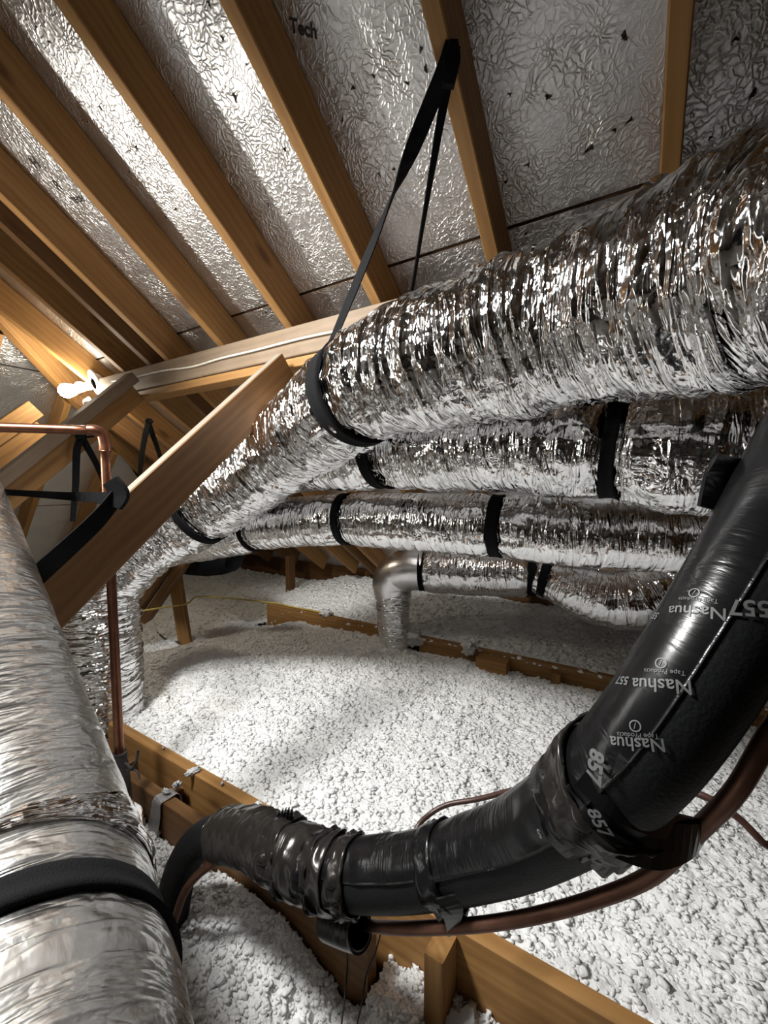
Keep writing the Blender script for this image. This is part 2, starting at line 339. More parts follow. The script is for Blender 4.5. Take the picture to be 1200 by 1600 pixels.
# ------------------------------------------------------------------ rafters
def rafter(X, y0, y1, label, mat=None, group=None):
    c = lambda y: np.array([X, y, ZR-TS*y])+NRM*0.070
    o = board('rafter', c(y0), c(y1), 0.038, 0.140, mat or M['wood'], NRM)
    return tag(o, label, 'rafter', group)
RL = {10: 'pine rafter at far right, above the end of the big duct', 9: 'pine rafter carrying the long black duct strap', 8: 'pine rafter crossing behind the long black strap, second from it leftwards',
      7: 'pine rafter left of the brightest foil strip', 6: 'fourth pine rafter counting left from the strapped one', 5: 'pine rafter ending above the copper pipe elbow, beside a doubled one',
      4: 'pine rafter left of the doubled pair above the lamp', 3: 'short pine rafter meeting the hip above the lamp'}
RL[8] = 'pine rafter on the right of the brightest foil strip'
RL[6] = 'pine rafter on the left of the foil strip below the stamped one'
for k in range(16):
    X = RX[k]
    if X > 2.6: continue
    lab = RL.get(k)
    if k <= 2: continue
    if lab is None: rafter(X, -1.2, 3.35, '%s pine rafter to the right of the one above the big duct end' % ['first', 'second', 'third', 'fourth', 'fifth'][min(k-11, 4)])
    else: rafter(X, -1.2 if k > 3 else -1.2, 3.35, lab)
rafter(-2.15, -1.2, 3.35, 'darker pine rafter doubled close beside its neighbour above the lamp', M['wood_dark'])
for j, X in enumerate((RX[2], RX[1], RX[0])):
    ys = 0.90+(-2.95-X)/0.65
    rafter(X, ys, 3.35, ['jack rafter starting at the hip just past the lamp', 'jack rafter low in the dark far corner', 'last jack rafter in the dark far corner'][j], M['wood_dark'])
# hip rafter and hip end slope
hd = unit([-0.65, 1, -TS]); h0 = np.array([-2.95, 0.90, 0.84])
hipb = board('hip_rafter', h0-hd*1.9+np.array([0, 0, .085]), h0+hd*3.0+np.array([0, 0, .085]), 0.045, 0.17, M['wood'], (0, 0, 1))
tag(hipb, 'knotty hip rafter running down to the lit lamp', 'rafter')
hip_n = unit([-1.077, 0, 1.0])                               # outward normal of the hip end slope
hx = unit([1.0, 0, 1.077])
def hq(y, z, t): return np.array([hipX(z), y, z])+hip_n*t
hipc = tag(empty('ceiling_hip_end', (-3.3, 1, 0.5)), 'foil faced hip end slope behind the lit lamp', None, None, 'structure')
zs = [-1.15, -0.26, 0.62, 1.50, 2.3]
hp = []
for z0, z1 in zip(zs[:-1], zs[1:]):
    for y0, y1 in ((-2.4, 0.05), (0.055, 2.3), (2.305, 4.6)):
        pts = [hq(y0, z0+.003, 0.141), hq(y0, z1-.003, 0.141), hq(y1, z1-.003, 0.141), hq(y1, z0+.003, 0.141)]
        # cut along the hip: keep only y below the hip line
        yh = lambda z: 0.90+(0.84-z)/TS+0.25
        c = [np.array([p[0], min(p[1], yh(p[2])), p[2]]) for p in pts]
        if c[0][1]-c[1][1] == 0 and c[2][1] <= y0 and c[3][1] <= y0: continue
        if c[2][1] <= y0+0.02: c[2][1] = y0+0.02; c[1][1] = y0
        hp.append(slab('sheathing_panel', c, hip_n, 0.012, M['deck'], hipc))
for j, y in enumerate((-0.35, 0.06, 0.47, 0.88, 1.29, 1.70, 2.11, 2.52, 2.93)):
    ztop = 0.84-(y-0.90)*TS
    if ztop < -0.75: continue
    o = board('rafter', hq(y, -1.05, 0.07), hq(y, ztop-0.04, 0.07), 0.038, 0.14, M['wood'], hip_n)
    tag(o, ['hip end rafter out of view on the left', 'hip end rafter at the left edge beside the lit foil', 'hip end rafter leaning left of the copper pipe run', 'hip end rafter seen behind the two struts below the lamp', 'hip end rafter just right of the vertical copper pipe',
            'hip end rafter behind the leaning stud', 'hip end rafter low in the dark corner', 'hip end rafter lowest in the dark corner', 'hip end rafter at the eave corner'][j], 'rafter')
deck_text('TechShield', 0, 0, 0.03, 0, zr=np.array([hipX(0.17)+hip_n[0]*0.141, 1.02, 0.17+hip_n[2]*0.141]), ex=np.array([0, 1.0, 0]), nz=-hip_n, parent=hipc, bold=0.0008)

# ------------------------------------------------------------------ the rest of the roof void (behind and beside the viewer)
RIDGE = -1.2; ZRD = DECK-TS*RIDGE
back = tag(empty('ceiling_back', (0, -2, 1)), 'opposite roof slope behind the viewer', None, None, 'structure')
nb = np.array([0, -NRM[1], NRM[2]])
slab('sheathing_panel', [(-5.4, RIDGE, ZRD), (-5.4, RIDGE-4.4, ZRD-4.4*TS), (3.0, RIDGE-4.4, ZRD-4.4*TS), (3.0, RIDGE, ZRD)], nb, 0.02, M['deck'], back)
for k in range(16):
    X = RX[k]
    if X > 2.6: continue
    board('rafter', np.array([X, RIDGE, ZRD])-nb*0.07, np.array([X, RIDGE-4.2, ZRD-4.2*TS])-nb*0.07, 0.038, 0.14, M['wood'], nb, parent=back)
tag(slab('wall_right', [(2.9, -6, -1.4), (2.9, 4, -1.4), (2.9, 4, 3), (2.9, -6, 3)], (1, 0, 0), 0.05, M['wood_dark']), 'timber gable wall to the right', None, None, 'structure')
tag(slab('wall_far', [(-6, 3.62, -1.4), (3, 3.62, -1.4), (3, 3.62, -0.7), (-6, 3.62, -0.7)], (0, 1, 0), 0.05, M['wood_dark']), 'low timber blocking along the far eave', None, None, 'structure')
tag(slab('floor', [(-6, -6, -1.42), (3, -6, -1.42), (3, 4, -1.42), (-6, 4, -1.42)], (0, 0, -1), 0.03, M['wood_dark']), 'ceiling boards below the insulation', None, None, 'structure')

# ------------------------------------------------------------------ purlin with its flat, struts
pur = empty('purlin', (-0.9, 1.22, 0.49)); tag(pur, 'long L shaped purlin with a white cable along it', 'beam')
board('web_board', (-2.62, 1.219, 0.5455), (1.8, 1.219, 0.5455), 0.038, 0.112, M['wood_dusty'], (0, 0, 1), pur)
board('flange_board', (-2.45, 1.252, 0.470), (1.8, 1.252, 0.470), 0.089, 0.036, M['wood'], (0, 0, 1), pur)
def strut(name, label, X, pts, wd, dp, mat, slope=0.87):
    p0, p1 = pts; return tag(board(name, p0, p1, wd, dp, mat, (0, -1, 1), topmat=M['dust_top']), label, 'strut')
def strut_line(X, Yt, Yb, ytop, ztop, sl, dp):
    """centre line of a strut whose top edge passes (ytop,ztop) with slope sl in the plane x=X"""
    off = dp/2*math.sqrt(1+sl*sl)
    f = lambda y: np.array([X, y, ztop+sl*(y-ytop)-off]); return f(Yt), f(Yb)
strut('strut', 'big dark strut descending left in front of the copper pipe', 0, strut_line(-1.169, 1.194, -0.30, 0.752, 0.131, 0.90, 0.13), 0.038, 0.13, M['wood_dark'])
strut('strut', 'dusty strut under the lamp, with a flat lower board', 0, strut_line(-2.22, 1.17, -0.6, 0.99, 0.405, 0.98, 0.05), 0.075, 0.05, M['wood_dusty'])
strut('strut', 'lower board of the doubled strut under the lamp', 0, strut_line(-2.24, 1.20, -0.6, 0.99, 0.328, 0.98, 0.085), 0.038, 0.085, M['wood'])
strut('strut', 'bright yellow strut board lit by the lamp', 0, strut_line(-2.98, 1.02, -0.5, 0.80, 0.300, 0.95, 0.1), 0.038, 0.1, M['wood'])
strut('strut', 'second bright yellow strut board lit by the lamp, lower one', 0, strut_line(-2.97, 1.05, -0.5, 0.80, 0.158, 0.95, 0.1), 0.038, 0.1, M['wood'])

# ------------------------------------------------------------------ tubes
def catmull(pts, n):
    pts = np.asarray(pts, float); P_ = np.vstack([2*pts[0]-pts[1], pts, 2*pts[-1]-pts[-2]]); out = []
    seg = len(pts)-1; t = np.linspace(0, seg, n); i = np.minimum(t.astype(int), seg-1); f = (t-i)[:, None]
    p0, p1, p2, p3 = P_[i], P_[i+1], P_[i+2], P_[i+3]
    return 0.5*((2*p1)+(-p0+p2)*f+(2*p0-5*p1+4*p2-p3)*f**2+(-p0+3*p1-3*p2+p3)*f**3)
class Tube:
    def __init__(s, pts, r, step=0.01, ref=None):
        pts = np.asarray(pts, float); c = catmull(pts, 3000)
        d = np.concatenate([[0], np.cumsum(np.linalg.norm(np.diff(c, axis=0), axis=1))]); s.len = d[-1]
        n = max(8, int(s.len/step)); s.s = np.linspace(0, s.len, n)
        s.c = np.stack([np.interp(s.s, d, c[:, k]) for k in range(3)], 1)
        t = np.gradient(s.c, axis=0); s.t = t/np.linalg.norm(t, axis=1)[:, None]
        ref = np.zeros(3) if ref is None else np.asarray(ref, float)
        v = s.c-ref
        a = np.zeros_like(s.t); a0 = v[0]                  # angle 0 (the texture seam) lies on the side away from the reference point, then parallel transport
        a0 = unit(a0-s.t[0]*(a0@s.t[0]))
        for i in range(n):
            a0 = unit(a0-s.t[i]*(a0@s.t[i])); a[i] = a0
        s.a = a; s.b = np.cross(s.t, a)
        r = np.asarray(r, float)
        s.r = np.full(n, float(r)) if r.ndim == 0 else np.interp(s.s, np.linspace(0, s.len, len(r)), r)
        s.pin = np.zeros(n)
    def near(s, x, y):                                      # arc position whose axis shows nearest to a photo point
        q = proj(s.c); return s.s[np.argmin((q[:, 0]-x)**2+(q[:, 1]-y)**2)]
    def at(s, sv, th, off=0.0):
        sv = np.asarray(sv, float); th = np.asarray(th, float)
        I = lambda A: np.stack([np.interp(sv, s.s, A[:, k]) for k in range(3)], -1)
        a, b, c = I(s.a), I(s.b), I(s.c); a /= np.linalg.norm(a, axis=-1, keepdims=True); b /= np.linalg.norm(b, axis=-1, keepdims=True)
        r = np.interp(sv, s.s, s.r*(1-s.pin))+off
        return c+(a*np.cos(th)[..., None]+b*np.sin(th)[..., None])*np.asarray(r)[..., None]
    def theta_to(s, sv, target):                            # angle whose direction points to a target point
        c = np.array([np.interp(sv, s.s, s.c[:, k]) for k in range(3)]); a = np.array([np.interp(sv, s.s, s.a[:, k]) for k in range(3)]); b = np.array([np.interp(sv, s.s, s.b[:, k]) for k in range(3)])
        d = np.asarray(target, float)-c; return math.atan2(d@b, d@a)
def grid_faces(n, m, wrap):
    mm = m if wrap else m-1
    i, j = np.meshgrid(np.arange(n-1), np.arange(mm), indexing='ij'); j2 = (j+1) % m
    return np.stack([i*m+j, (i+1)*m+j, (i+1)*m+j2, i*m+j2], -1).reshape(-1, 4)
def beyond(pts, start=0.0, end=0.0, sdir=None):
    pts = [np.asarray(p, float) for p in pts]
    if start:
        d = unit(pts[0]-pts[1]) if sdir is None else unit(sdir); pts = [pts[0]+d*start, pts[0]+d*start*0.4]+pts
    if end: d = unit(pts[-1]-pts[-2]); pts = pts+[pts[-1]+d*end]
    return pts
def tube_mesh(name, T, m, mat, parent=None, disp=None, caps=True, s0=None, s1=None, loc=None):
    th = np.linspace(0, 2*math.pi, m, endpoint=False)
    sel = np.ones(len(T.s), bool)
    if s0 is not None: sel &= T.s >= s0
    if s1 is not None: sel &= T.s <= s1
    sv = T.s[sel]; S, TH = np.meshgrid(sv, th, indexing='ij')
    off = 0 if disp is None else disp(S, TH)
    v = T.at(S, TH, off).reshape(-1, 3); n = len(sv); f = grid_faces(n, m, True).tolist()
    if caps: f += [list(range(m-1, -1, -1)), list(range((n-1)*m, n*m))]
    rr = float(np.mean(T.r)); uv = np.stack([S, TH*rr], -1).reshape(-1, 2)
    return mesh(name, v, f, mat, parent, True, uv, loc=loc)
def wrinkles(T, amp, fs=45, ft=7, seed=0, sag=0.0, cams=True):
    def d(S, TH):
        u = TH/(2*math.pi)*ft
        pin = np.interp(S.ravel(), T.s, T.pin).reshape(S.shape)
        edge = np.interp(S.ravel(), T.s, T.edge).reshape(S.shape) if hasattr(T, 'edge') else 0
        a = billow(S*fs+1.7*vn(S*9, u, ft, seed+3), u, ft, seed)**2.5-0.35
        b = vn(S*fs*2.3, u*2, ft*2, seed+1)-0.5
        c = vn(S*9, u*1, ft, seed+2)-0.5
        g = billow(S*7+np.sin(TH)*0.3, TH/(2*math.pi)*26, 26, seed+5)-0.5         # pleats running along the duct near a strap
        return amp*(1.0*a+0.55*b+1.3*c)+edge*amp*2.4*g
    return d
def pinch(T, marks, depth=0.16, width=0.05):
    e = np.zeros_like(T.s)
    for sv in marks:
        T.pin = np.maximum(T.pin, depth*np.exp(-((T.s-sv)/width)**2)); e = np.maximum(e, np.exp(-((T.s-sv)/(width*2.0))**2))
    T.edge = e
def band(name, T, sv, wd, mat, parent=None, off=0.006, th=0.008, n=72, tilt=0.0, tdir=0.0, ripple=0.0):
    """closed band of webbing or tape round a tube"""
    a = np.linspace(0, 2*math.pi, n, endpoint=False); v = []; uv = []
    base = sv+tilt*np.cos(a-tdir)
    k = 5
    for j in range(k):
        q = (j/(k-1)-0.5)*wd; rp = ripple*(vn(a*4+j*1.7, a*0+j, None, 9)-0.5) if ripple else 0
        v.append(T.at(base+q, a, off+rp)); uv.append(np.stack([a*0+q, a*np.mean(T.r)], -1))
    for j in range(k-1, -1, -1):
        q = (j/(k-1)-0.5)*wd; v.append(T.at(base+q, a, off-th)); uv.append(np.stack([a*0+q, a*np.mean(T.r)], -1))
    v = np.stack(v, 1).reshape(-1, 3); uv = np.stack(uv, 1).reshape(-1, 2); m = 2*k
    f = []
    for i in range(n):
        for j in range(m):
            f.append([i*m+j, ((i+1) % n)*m+j, ((i+1) % n)*m+(j+1) % m, i*m+(j+1) % m])
    return mesh(name, v, f, mat, parent, True, uv)
def ribbon(name, pts, wvec, wd, th, mat, parent=None, n=24):
    c = catmull(pts, n); wv = catmull(np.asarray([unit(q) for q in wvec]), n); ws = np.interp(np.linspace(0, 1, n), np.linspace(0, 1, len(wd)), wd) if hasattr(wd, '__len__') else np.full(n, wd)
    t = np.gradient(c, axis=0); t /= np.linalg.norm(t, axis=1)[:, None]; wv -= t*np.sum(wv*t, 1)[:, None]; wv /= np.linalg.norm(wv, axis=1)[:, None]; nn = np.cross(t, wv)
    v = np.stack([c-wv*ws[:, None]/2-nn*th/2, c+wv*ws[:, None]/2-nn*th/2, c+wv*ws[:, None]/2+nn*th/2, c-wv*ws[:, None]/2+nn*th/2], 1).reshape(-1, 3)
    f = grid_faces(n, 4, True).tolist()+[[3, 2, 1, 0], [(n-1)*4+i for i in range(4)]]
    return mesh(name, v, f, mat, parent)
def cable(name, pts, r, mat, parent=None, m=8, step=0.02):
    T = Tube(pts, r, step); return tube_mesh(name, T, m, mat, parent)

# ------------------------------------------------------------------ ducts
def strap_thing(label, T, x, y, wd=0.045, off=0.012, group=None, sv=None):
    s = T.near(x, y) if sv is None else sv
    o = band('duct_strap', T, s, wd, M['strap'], None, off); return tag(o, label, 'strap', group)
# D1: the big top duct, bends at the strap and drops to the floor at the left
T1 = Tube(beyond([P(1420, 350, .44), P(1180, 422, .57), P(900, 505, .79), P(720, 556, .955), P(640, 580, 1.06), P(572, 606, 1.17), P(528, 640, 1.32), P(485, 672, 1.46), P(425, 718, 1.62), P(315, 795, 1.80), P(222, 850, 1.86), P(165, 905, 1.87), (-2.03, .885, -.35), (-2.02, .885, -.7), (-2.02, .885, -1.08)], 1.6), 0.158, 0.0045)
m1 = [T1.near(562, 610), T1.near(318, 800)]
pinch(T1, m1[:1], 0.13, 0.06)
T1.pin = np.maximum(T1.pin, 0.07*np.exp(-((T1.s-m1[1])/0.05)**2))
D1 = empty('flexible_duct', T1.c[0]); tag(D1, 'largest crinkled silver duct, bending down left from the long black strap', 'duct')
tube_mesh('foil_jacket', T1, 190, M['foil'], D1, wrinkles(T1, 0.009, 34, 7, 1))
# D2
T2 = Tube(beyond([P(1420, 715, .74), P(1200, 706, .86), P(1060, 704, .94), P(968, 698, 1.03), P(800, 692, 1.17), P(610, 700, 1.42), P(480, 712, 1.66), P(400, 730, 1.9)], 1.8, 0, (1, -.1, 0)), 0.14, 0.008)
pinch(T2, [T2.near(966, 700), T2.near(602, 702)], 0.17, 0.05)
D2 = empty('flexible_duct', T2.c[0]); tag(D2, 'second silver duct from the top, running just below the largest one', 'duct')
tube_mesh('foil_jacket', T2, 120, M['foil'], D2, wrinkles(T2, 0.008, 32, 6, 2))
# D3
T3 = Tube(beyond([P(1420, 860, 1.02), P(1230, 846, 1.13), P(1050, 838, 1.24), P(900, 831, 1.34), P(778, 822, 1.44), P(640, 815, 1.60), P(543, 811, 1.73), P(440, 818, 1.90), P(390, 828, 1.99), P(320, 842, 2.14), P(220, 860, 2.4)], 1.8, 0, (1, -.05, 0)), 0.11, 0.008)
pinch(T3, [T3.near(543, 811), T3.near(778, 822), T3.near(398, 826)], 0.13, 0.045)
D3 = empty('flexible_duct', T3.c[0]); tag(D3, 'third silver duct from the top with two narrow black straps', 'duct')
tube_mesh('foil_jacket', T3, 110, M['foil_soft'], D3, wrinkles(T3, 0.004, 34, 6, 3))
# D4 low duct with its boot
T4 = Tube(beyond([P(1180, 935, 2.280), P(1040, 918, 2.370), P(940, 905, 2.460), P(845, 897, 2.565), P(740, 893, 2.670), P(655, 890, 2.760), P(625, 890, 2.805)], 1.5, 0, (1, 0, 0)), 0.15, 0.008)
pinch(T4, [T4.near(832, 897), T4.near(662, 890)], 0.16, 0.04)
D4 = empty('flexible_duct', T4.c[0]); tag(D4, 'lowest silver duct ending in a metal elbow over the insulation', 'duct')
tube_mesh('foil_jacket', T4, 100, M['foil_soft'], D4, wrinkles(T4, 0.005, 34, 6, 4), s1=T4.near(655, 890))
eb = P(625, 900, 2.820)
T4b = Tube([P(668, 889, 2.745), P(640, 890, 2.790), P(620, 898, 2.835), P(612, 915, 2.850), P(614, 930, 2.850)], [0.138, 0.142, 0.142, 0.138, 0.127], 0.008)
el = tube_mesh('elbow', T4b, 64, M['sheet'], D4); tag(el, 'smooth sheet metal elbow')
b0 = P(614, 922, 2.850); T4c = Tube([b0, b0+np.array([-.0, 0, -.16]), b0+np.array([0.03, 0, -.45])], [0.125, 0.112, 0.108], 0.006)
tube_mesh('boot_collar', T4c, 64, M['foil'], D4, wrinkles(Tube([b0, b0-[0, 0, .1]], .1), 0.004, 40, 5, 6))
# D5 sagging branch beside it
T5 = Tube([P(838, 900, 2.400), P(865, 908, 2.355), P(905, 925, 2.280), P(960, 938, 2.205), P(1010, 932, 2.160), P(1075, 905, 2.130), P(1150, 890, 2.100)], [0.09, 0.128, 0.15, 0.158, 0.15, 0.15, 0.15], 0.009)
pinch(T5, [T5.near(850, 903)], 0.1, 0.03)
D5 = empty('flexible_duct', T5.c[0]); tag(D5, 'short sagging silver duct branch behind the black pipe bundle', 'duct')
tube_mesh('foil_jacket', T5, 100, M['foil_soft'], D5, wrinkles(T5, 0.006, 30, 7, 7))
# D0 big foreground duct at left
T0 = Tube(beyond([P(-365, 420, .95), P(-252, 640, .87), P(-175, 790, .80), P(-68, 1130, .685), P(-12, 1400, .55), P(-12, 1560, .465), P(-25, 1750, .38), P(-50, 2050, .30)], 0.5, 0.8), 0.168, 0.006)
sj = T0.near(4, 1470); sb = T0.near(10, 1630)
pinch(T0, [sb], 0.06, 0.03)
D0 = empty('flexible_duct', T0.c[0]); tag(D0, 'huge foreground silver duct at the left edge with a taped joint', 'duct')
tube_mesh('foil_jacket', T0, 150, M['foil_cross'], D0, wrinkles(T0, 0.0016, 22, 6, 8))
jt = band('joint_tape', T0, sj-0.01, 0.075, M['foil'], D0, 0.006, 0.004, 96, 0.0, 0, 0.01); tag(jt, 'crumpled shiny foil tape at the joint')
tag(band('duct_strap', T0, sb+0.012, 0.05, M['strap'], None, 0.01), 'wide black strap round the huge foreground duct', 'strap')
# strap rings
strap_thing('narrow black strap round the second duct, left one', T2, 602, 702, 0.045, 0.020)
strap_thing('wide black strap round the second duct, right one', T2, 966, 700, 0.05)
strap_thing('black strap round the third duct, left of the middle', T3, 543, 811, 0.03)
strap_thing('black strap round the third duct, near the picture centre right', T3, 778, 822, 0.036)
strap_thing('black strap at the far left end of the third duct', T3, 398, 826, 0.02)
strap_thing('thin black strap beside the metal elbow', T4, 662, 890, 0.03)
strap_thing('black strap round the lowest duct before the sagging branch', T4, 830, 897, 0.045)
strap_thing('black strap where the sagging branch begins', T5, 852, 904, 0.045)
strap_thing('black strap round the descending leg of the largest duct', T1, 318, 800, 0.036)
# the long strap hung from a rafter
S1 = empty('hanging_strap', P(708, 75, .8)); tag(S1, 'long black strap from a rafter looped under the largest duct', 'strap')
sv1 = m1[0]; rg = band('loop', T1, sv1, 0.048, M['strap'], S1, 0.016, 0.012)
nail = on_roof(708, 78, ZR)-NRM*0.004
# strap leaves the ring tangentially
thc = T1.theta_to(sv1, np.zeros(3)); cx = np.array([np.interp(sv1, T1.s, T1.c[:, k]) for k in range(3)])
def ring_pt(x, y):
    a = np.linspace(0, 2*math.pi, 360); q = T1.at(np.full(360, sv1), a, 0.010); pr = proj(q); return q[np.argmin((pr[:, 0]-x)**2+(pr[:, 1]-y)**2)]
axd = np.array([np.interp(sv1, T1.s, T1.t[:, k]) for k in range(3)])
pa = ring_pt(522, 548); pb = ring_pt(600, 500)
ribbon('front_leg', [nail+np.array([0, -0.006, 0.01]), nail*0.9+pa*0.1+np.array([0, 0, -.0]), nail*0.45+pa*0.55, pa], [RIGHT, RIGHT, axd, axd], [0.026, 0.034, 0.040, 0.046], 0.003, M['strap'], S1)
pbk = P(640, 470, 1.16)
ribbon('rear_leg', [nail+np.array([0.004, 0.002, 0.01]), nail*0.8+pbk*0.2, nail*0.4+pbk*0.6, pbk, P(622, 520, 1.3)], [RIGHT, RIGHT+FWD*0.6, RIGHT*0.5+FWD, RIGHT*0.5+FWD, RIGHT*0.5+FWD], [0.024, 0.02, 0.016, 0.014, 0.014], 0.003, M['strap'], S1)
kt = P(708, 92, np.dot(nail, FWD)); ribbon('folded_end', [on_roof(709, 62, ZR)-NRM*0.004, kt-NRM*0.006, P(700, 135, np.dot(nail, FWD)-.01)], [RIGHT]*3, [0.018, 0.032, 0.024], 0.010, M['strap'], S1, 10)
# strap on the big strut, holding the foreground duct
S2 = empty('hanging_strap', P(180, 775, 1.12)); tag(S2, 'black strap knotted on the big strut above the foreground duct', 'strap')
kx = -1.148
k0 = on_x(180, 775, kx)
ribbon('lower_leg', [on_x(184, 772, kx)+[.006, 0, 0], on_x(150, 812, kx)+[.008, 0, 0], on_x(108, 852, kx)+[.008, 0, 0], on_x(50, 905, kx)+[.006, 0, 0]], [(0, .6, 1)]*4, [0.040, 0.042, 0.042, 0.042], 0.004, M['strap'], S2)
ribbon('upper_leg', [on_x(178, 778, kx)+[.012, 0, 0], P(120, 776, 1.04), P(40, 771, .93), P(-60, 765, .84)], [(0, 0.3, 1)]*4, [0.030, 0.022, 0.014, 0.012], 0.004, M['strap'], S2)
ribbon('knot', [on_x(172, 757, kx)+[.004, 0, 0.01], on_x(181, 772, kx)+[.018, 0, 0], on_x(176, 792, kx)+[.010, 0, 0]], [RIGHT]*3, [0.040, 0.046, 0.034], 0.014, M['strap'], S2, 12)
# strap under the doubled strut
S3 = empty('hanging_strap', on_x(128, 690, -2.16)); tag(S3, 'black strap hanging in an inverted V beside the copper elbow', 'strap')
ax3 = -2.17
ribbon('front_leg', [on_x(127, 683, ax3), on_x(120, 705, ax3), on_x(118, 760, ax3), on_x(113, 815, ax3)], [RIGHT]*4, [0.034, 0.034, 0.03, 0.02], 0.004, M['strap'], S3)
ribbon('rear_leg', [on_x(128, 684, ax3), on_x(137, 700, ax3), on_x(152, 728, ax3-.05), on_x(175, 780, ax3-.1)], [RIGHT]*4, [0.034, 0.034, 0.03, 0.028], 0.004, M['strap'], S3)
ribbon('fold', [on_x(118, 683, ax3+.008), on_x(133, 681, ax3+.008), on_x(147, 682, ax3+.008)], [(0, 0, 1)]*3, [0.02, 0.026, 0.008], 0.01, M['strap'], S3, 8)
S4 = empty('hanging_strap', P(232, 665, 2.5)); tag(S4, 'small far black strap in an inverted V behind the big strut', 'strap')
ribbon('front_leg', [P(232, 660, 2.45), P(227, 680, 2.45), P(221, 715, 2.45), P(218, 745, 2.45)], [RIGHT]*4, [0.03, 0.034, 0.028, 0.024], 0.004, M['strap'], S4)
ribbon('rear_leg', [P(232, 660, 2.46), P(238, 678, 2.46), P(246, 700, 2.46), P(254, 725, 2.46)], [RIGHT]*4, [0.03, 0.03, 0.026, 0.024], 0.004, M['strap'], S4)
ribbon('fold', [P(229, 660, 2.44), P(233, 656, 2.44), P(237, 661, 2.44)], [(0, 0, 1)]*3, 0.022, 0.01, M['strap'], S4, 6)

# ------------------------------------------------------------------ insulation
ICO = None
def ico():
    t = (1+5**.5)/2
    v = np.array([(-1, t, 0), (1, t, 0), (-1, -t, 0), (1, -t, 0), (0, -1, t), (0, 1, t), (0, -1, -t), (0, 1, -t), (t, 0, -1), (t, 0, 1), (-t, 0, -1), (-t, 0, 1)], float); v /= np.linalg.norm(v[0])
    f = np.array([(0, 11, 5), (0, 5, 1), (0, 1, 7), (0, 7, 10), (0, 10, 11), (1, 5, 9), (5, 11, 4), (11, 10, 2), (10, 7, 6), (7, 1, 8), (3, 9, 4), (3, 4, 2), (3, 2, 6), (3, 6, 8), (3, 8, 9), (4, 9, 5), (2, 4, 11), (6, 2, 10), (8, 6, 7), (9, 8, 1)])
    return v, f
def fast_mesh(name, v, tris, quads, mat):
    me = bpy.data.meshes.new(name); nl = len(tris)*3+len(quads)*4; npoly = len(tris)+len(quads)
    me.vertices.add(len(v)); me.vertices.foreach_set('co', v.astype(np.float32).ravel())
    me.loops.add(nl); me.loops.foreach_set('vertex_index', np.concatenate([quads.ravel(), tris.ravel()]).astype(np.int32))
    me.polygons.add(npoly); tot = np.concatenate([np.full(len(quads), 4), np.full(len(tris), 3)]).astype(np.int32)
    me.polygons.foreach_set('loop_start', np.concatenate([[0], np.cumsum(tot)[:-1]]).astype(np.int32))
    me.polygons.foreach_set('use_smooth', np.ones(npoly, bool)); me.materials.append(mat); me.update(calc_edges=True); me.validate()
    return link(name, me)
def drift(name, label, x0, x1, y0, y1, sx, sy, base, amp=1.0, clumps=0, cr=(0.005, 0.009)):
    """loose fill: an uneven surface with thousands of fibre clumps lying on it"""
    def height(X, Y): return base(X, Y)+amp*(0.030*(vn(X*5, Y*5, None, 1)-0.5)+0.016*(vn(X*19, Y*19, None, 2)-0.5)+0.012*(vn(X*45, Y*45, None, 3)-0.5)+0.008*(vn(X*97, Y*97, None, 4)-0.5))
    xs = np.arange(x0, x1+sx/2, sx); ys = np.arange(y0, y1+sy/2, sy); X, Y = np.meshgrid(xs, ys, indexing='ij')
    v = np.stack([X, Y, height(X, Y)], -1).reshape(-1, 3); q = grid_faces(len(xs), len(ys), False); t = np.zeros((0, 3), int)
    if clumps:
        iv, tf = ico(); n = clumps
        c = np.stack([x0+(x1-x0)*RNG.rand(n), y0+(y1-y0)*RNG.rand(n)], 1); r = cr[0]+(cr[1]-cr[0])*RNG.rand(n)**1.5
        z = height(c[:, 0], c[:, 1])+r*(RNG.rand(n)*0.9-0.45)
        a = RNG.rand(n)*6.28; ca, sa = np.cos(a), np.sin(a)
        d = iv[None]*(0.40+1.15*RNG.rand(n, 12, 1)); d = d*np.stack([0.75+0.7*RNG.rand(n), 0.75+0.5*RNG.rand(n), 0.32+0.40*RNG.rand(n)], 1)[:, None]
        d = np.stack([d[..., 0]*ca[:, None]-d[..., 1]*sa[:, None], d[..., 0]*sa[:, None]+d[..., 1]*ca[:, None], d[..., 2]], -1)
        w_ = np.concatenate([c, z[:, None]], 1)[:, None]+d*r[:, None, None]
        w_[..., 1] = np.clip(w_[..., 1], y0-0.004, y1+0.004)
        t = (tf[None]+(np.arange(n)*12)[:, None, None]+len(v)).reshape(-1, 3); v = np.concatenate([v, w_.reshape(-1, 3)])
    return tag(fast_mesh(name, v, t, q, M['fluff']), label, 'insulation', None, 'stuff')
def sm(a, b, x): t = np.clip((x-a)/(b-a), 0, 1); return t*t*(3-2*t)
def base_mid(X, Y):
    z = -1.035-0.065*sm(1.2, 2.3, Y)
    z = z+0.045*sm(-1.0, -2.2, X)*sm(1.0, 1.5, Y)*sm(2.3, 1.9, Y)
    z = z-0.12*sm(-2.30, -2.75, X)*sm(1.2, 1.5, Y)
    z = z+0.03*np.exp(-((X+1.7)/.35)**2)*sm(2.1, 2.4, Y)
    z = np.where(Y < 0.895, z-0.02, z)
    return z
drift('blown_insulation', 'bright white blown insulation filling the bay between the boards', -2.95, 1.5, 0.872, 2.44, 0.009, 0.009, base_mid, 1.0, 64000, (0.0035, 0.0105))
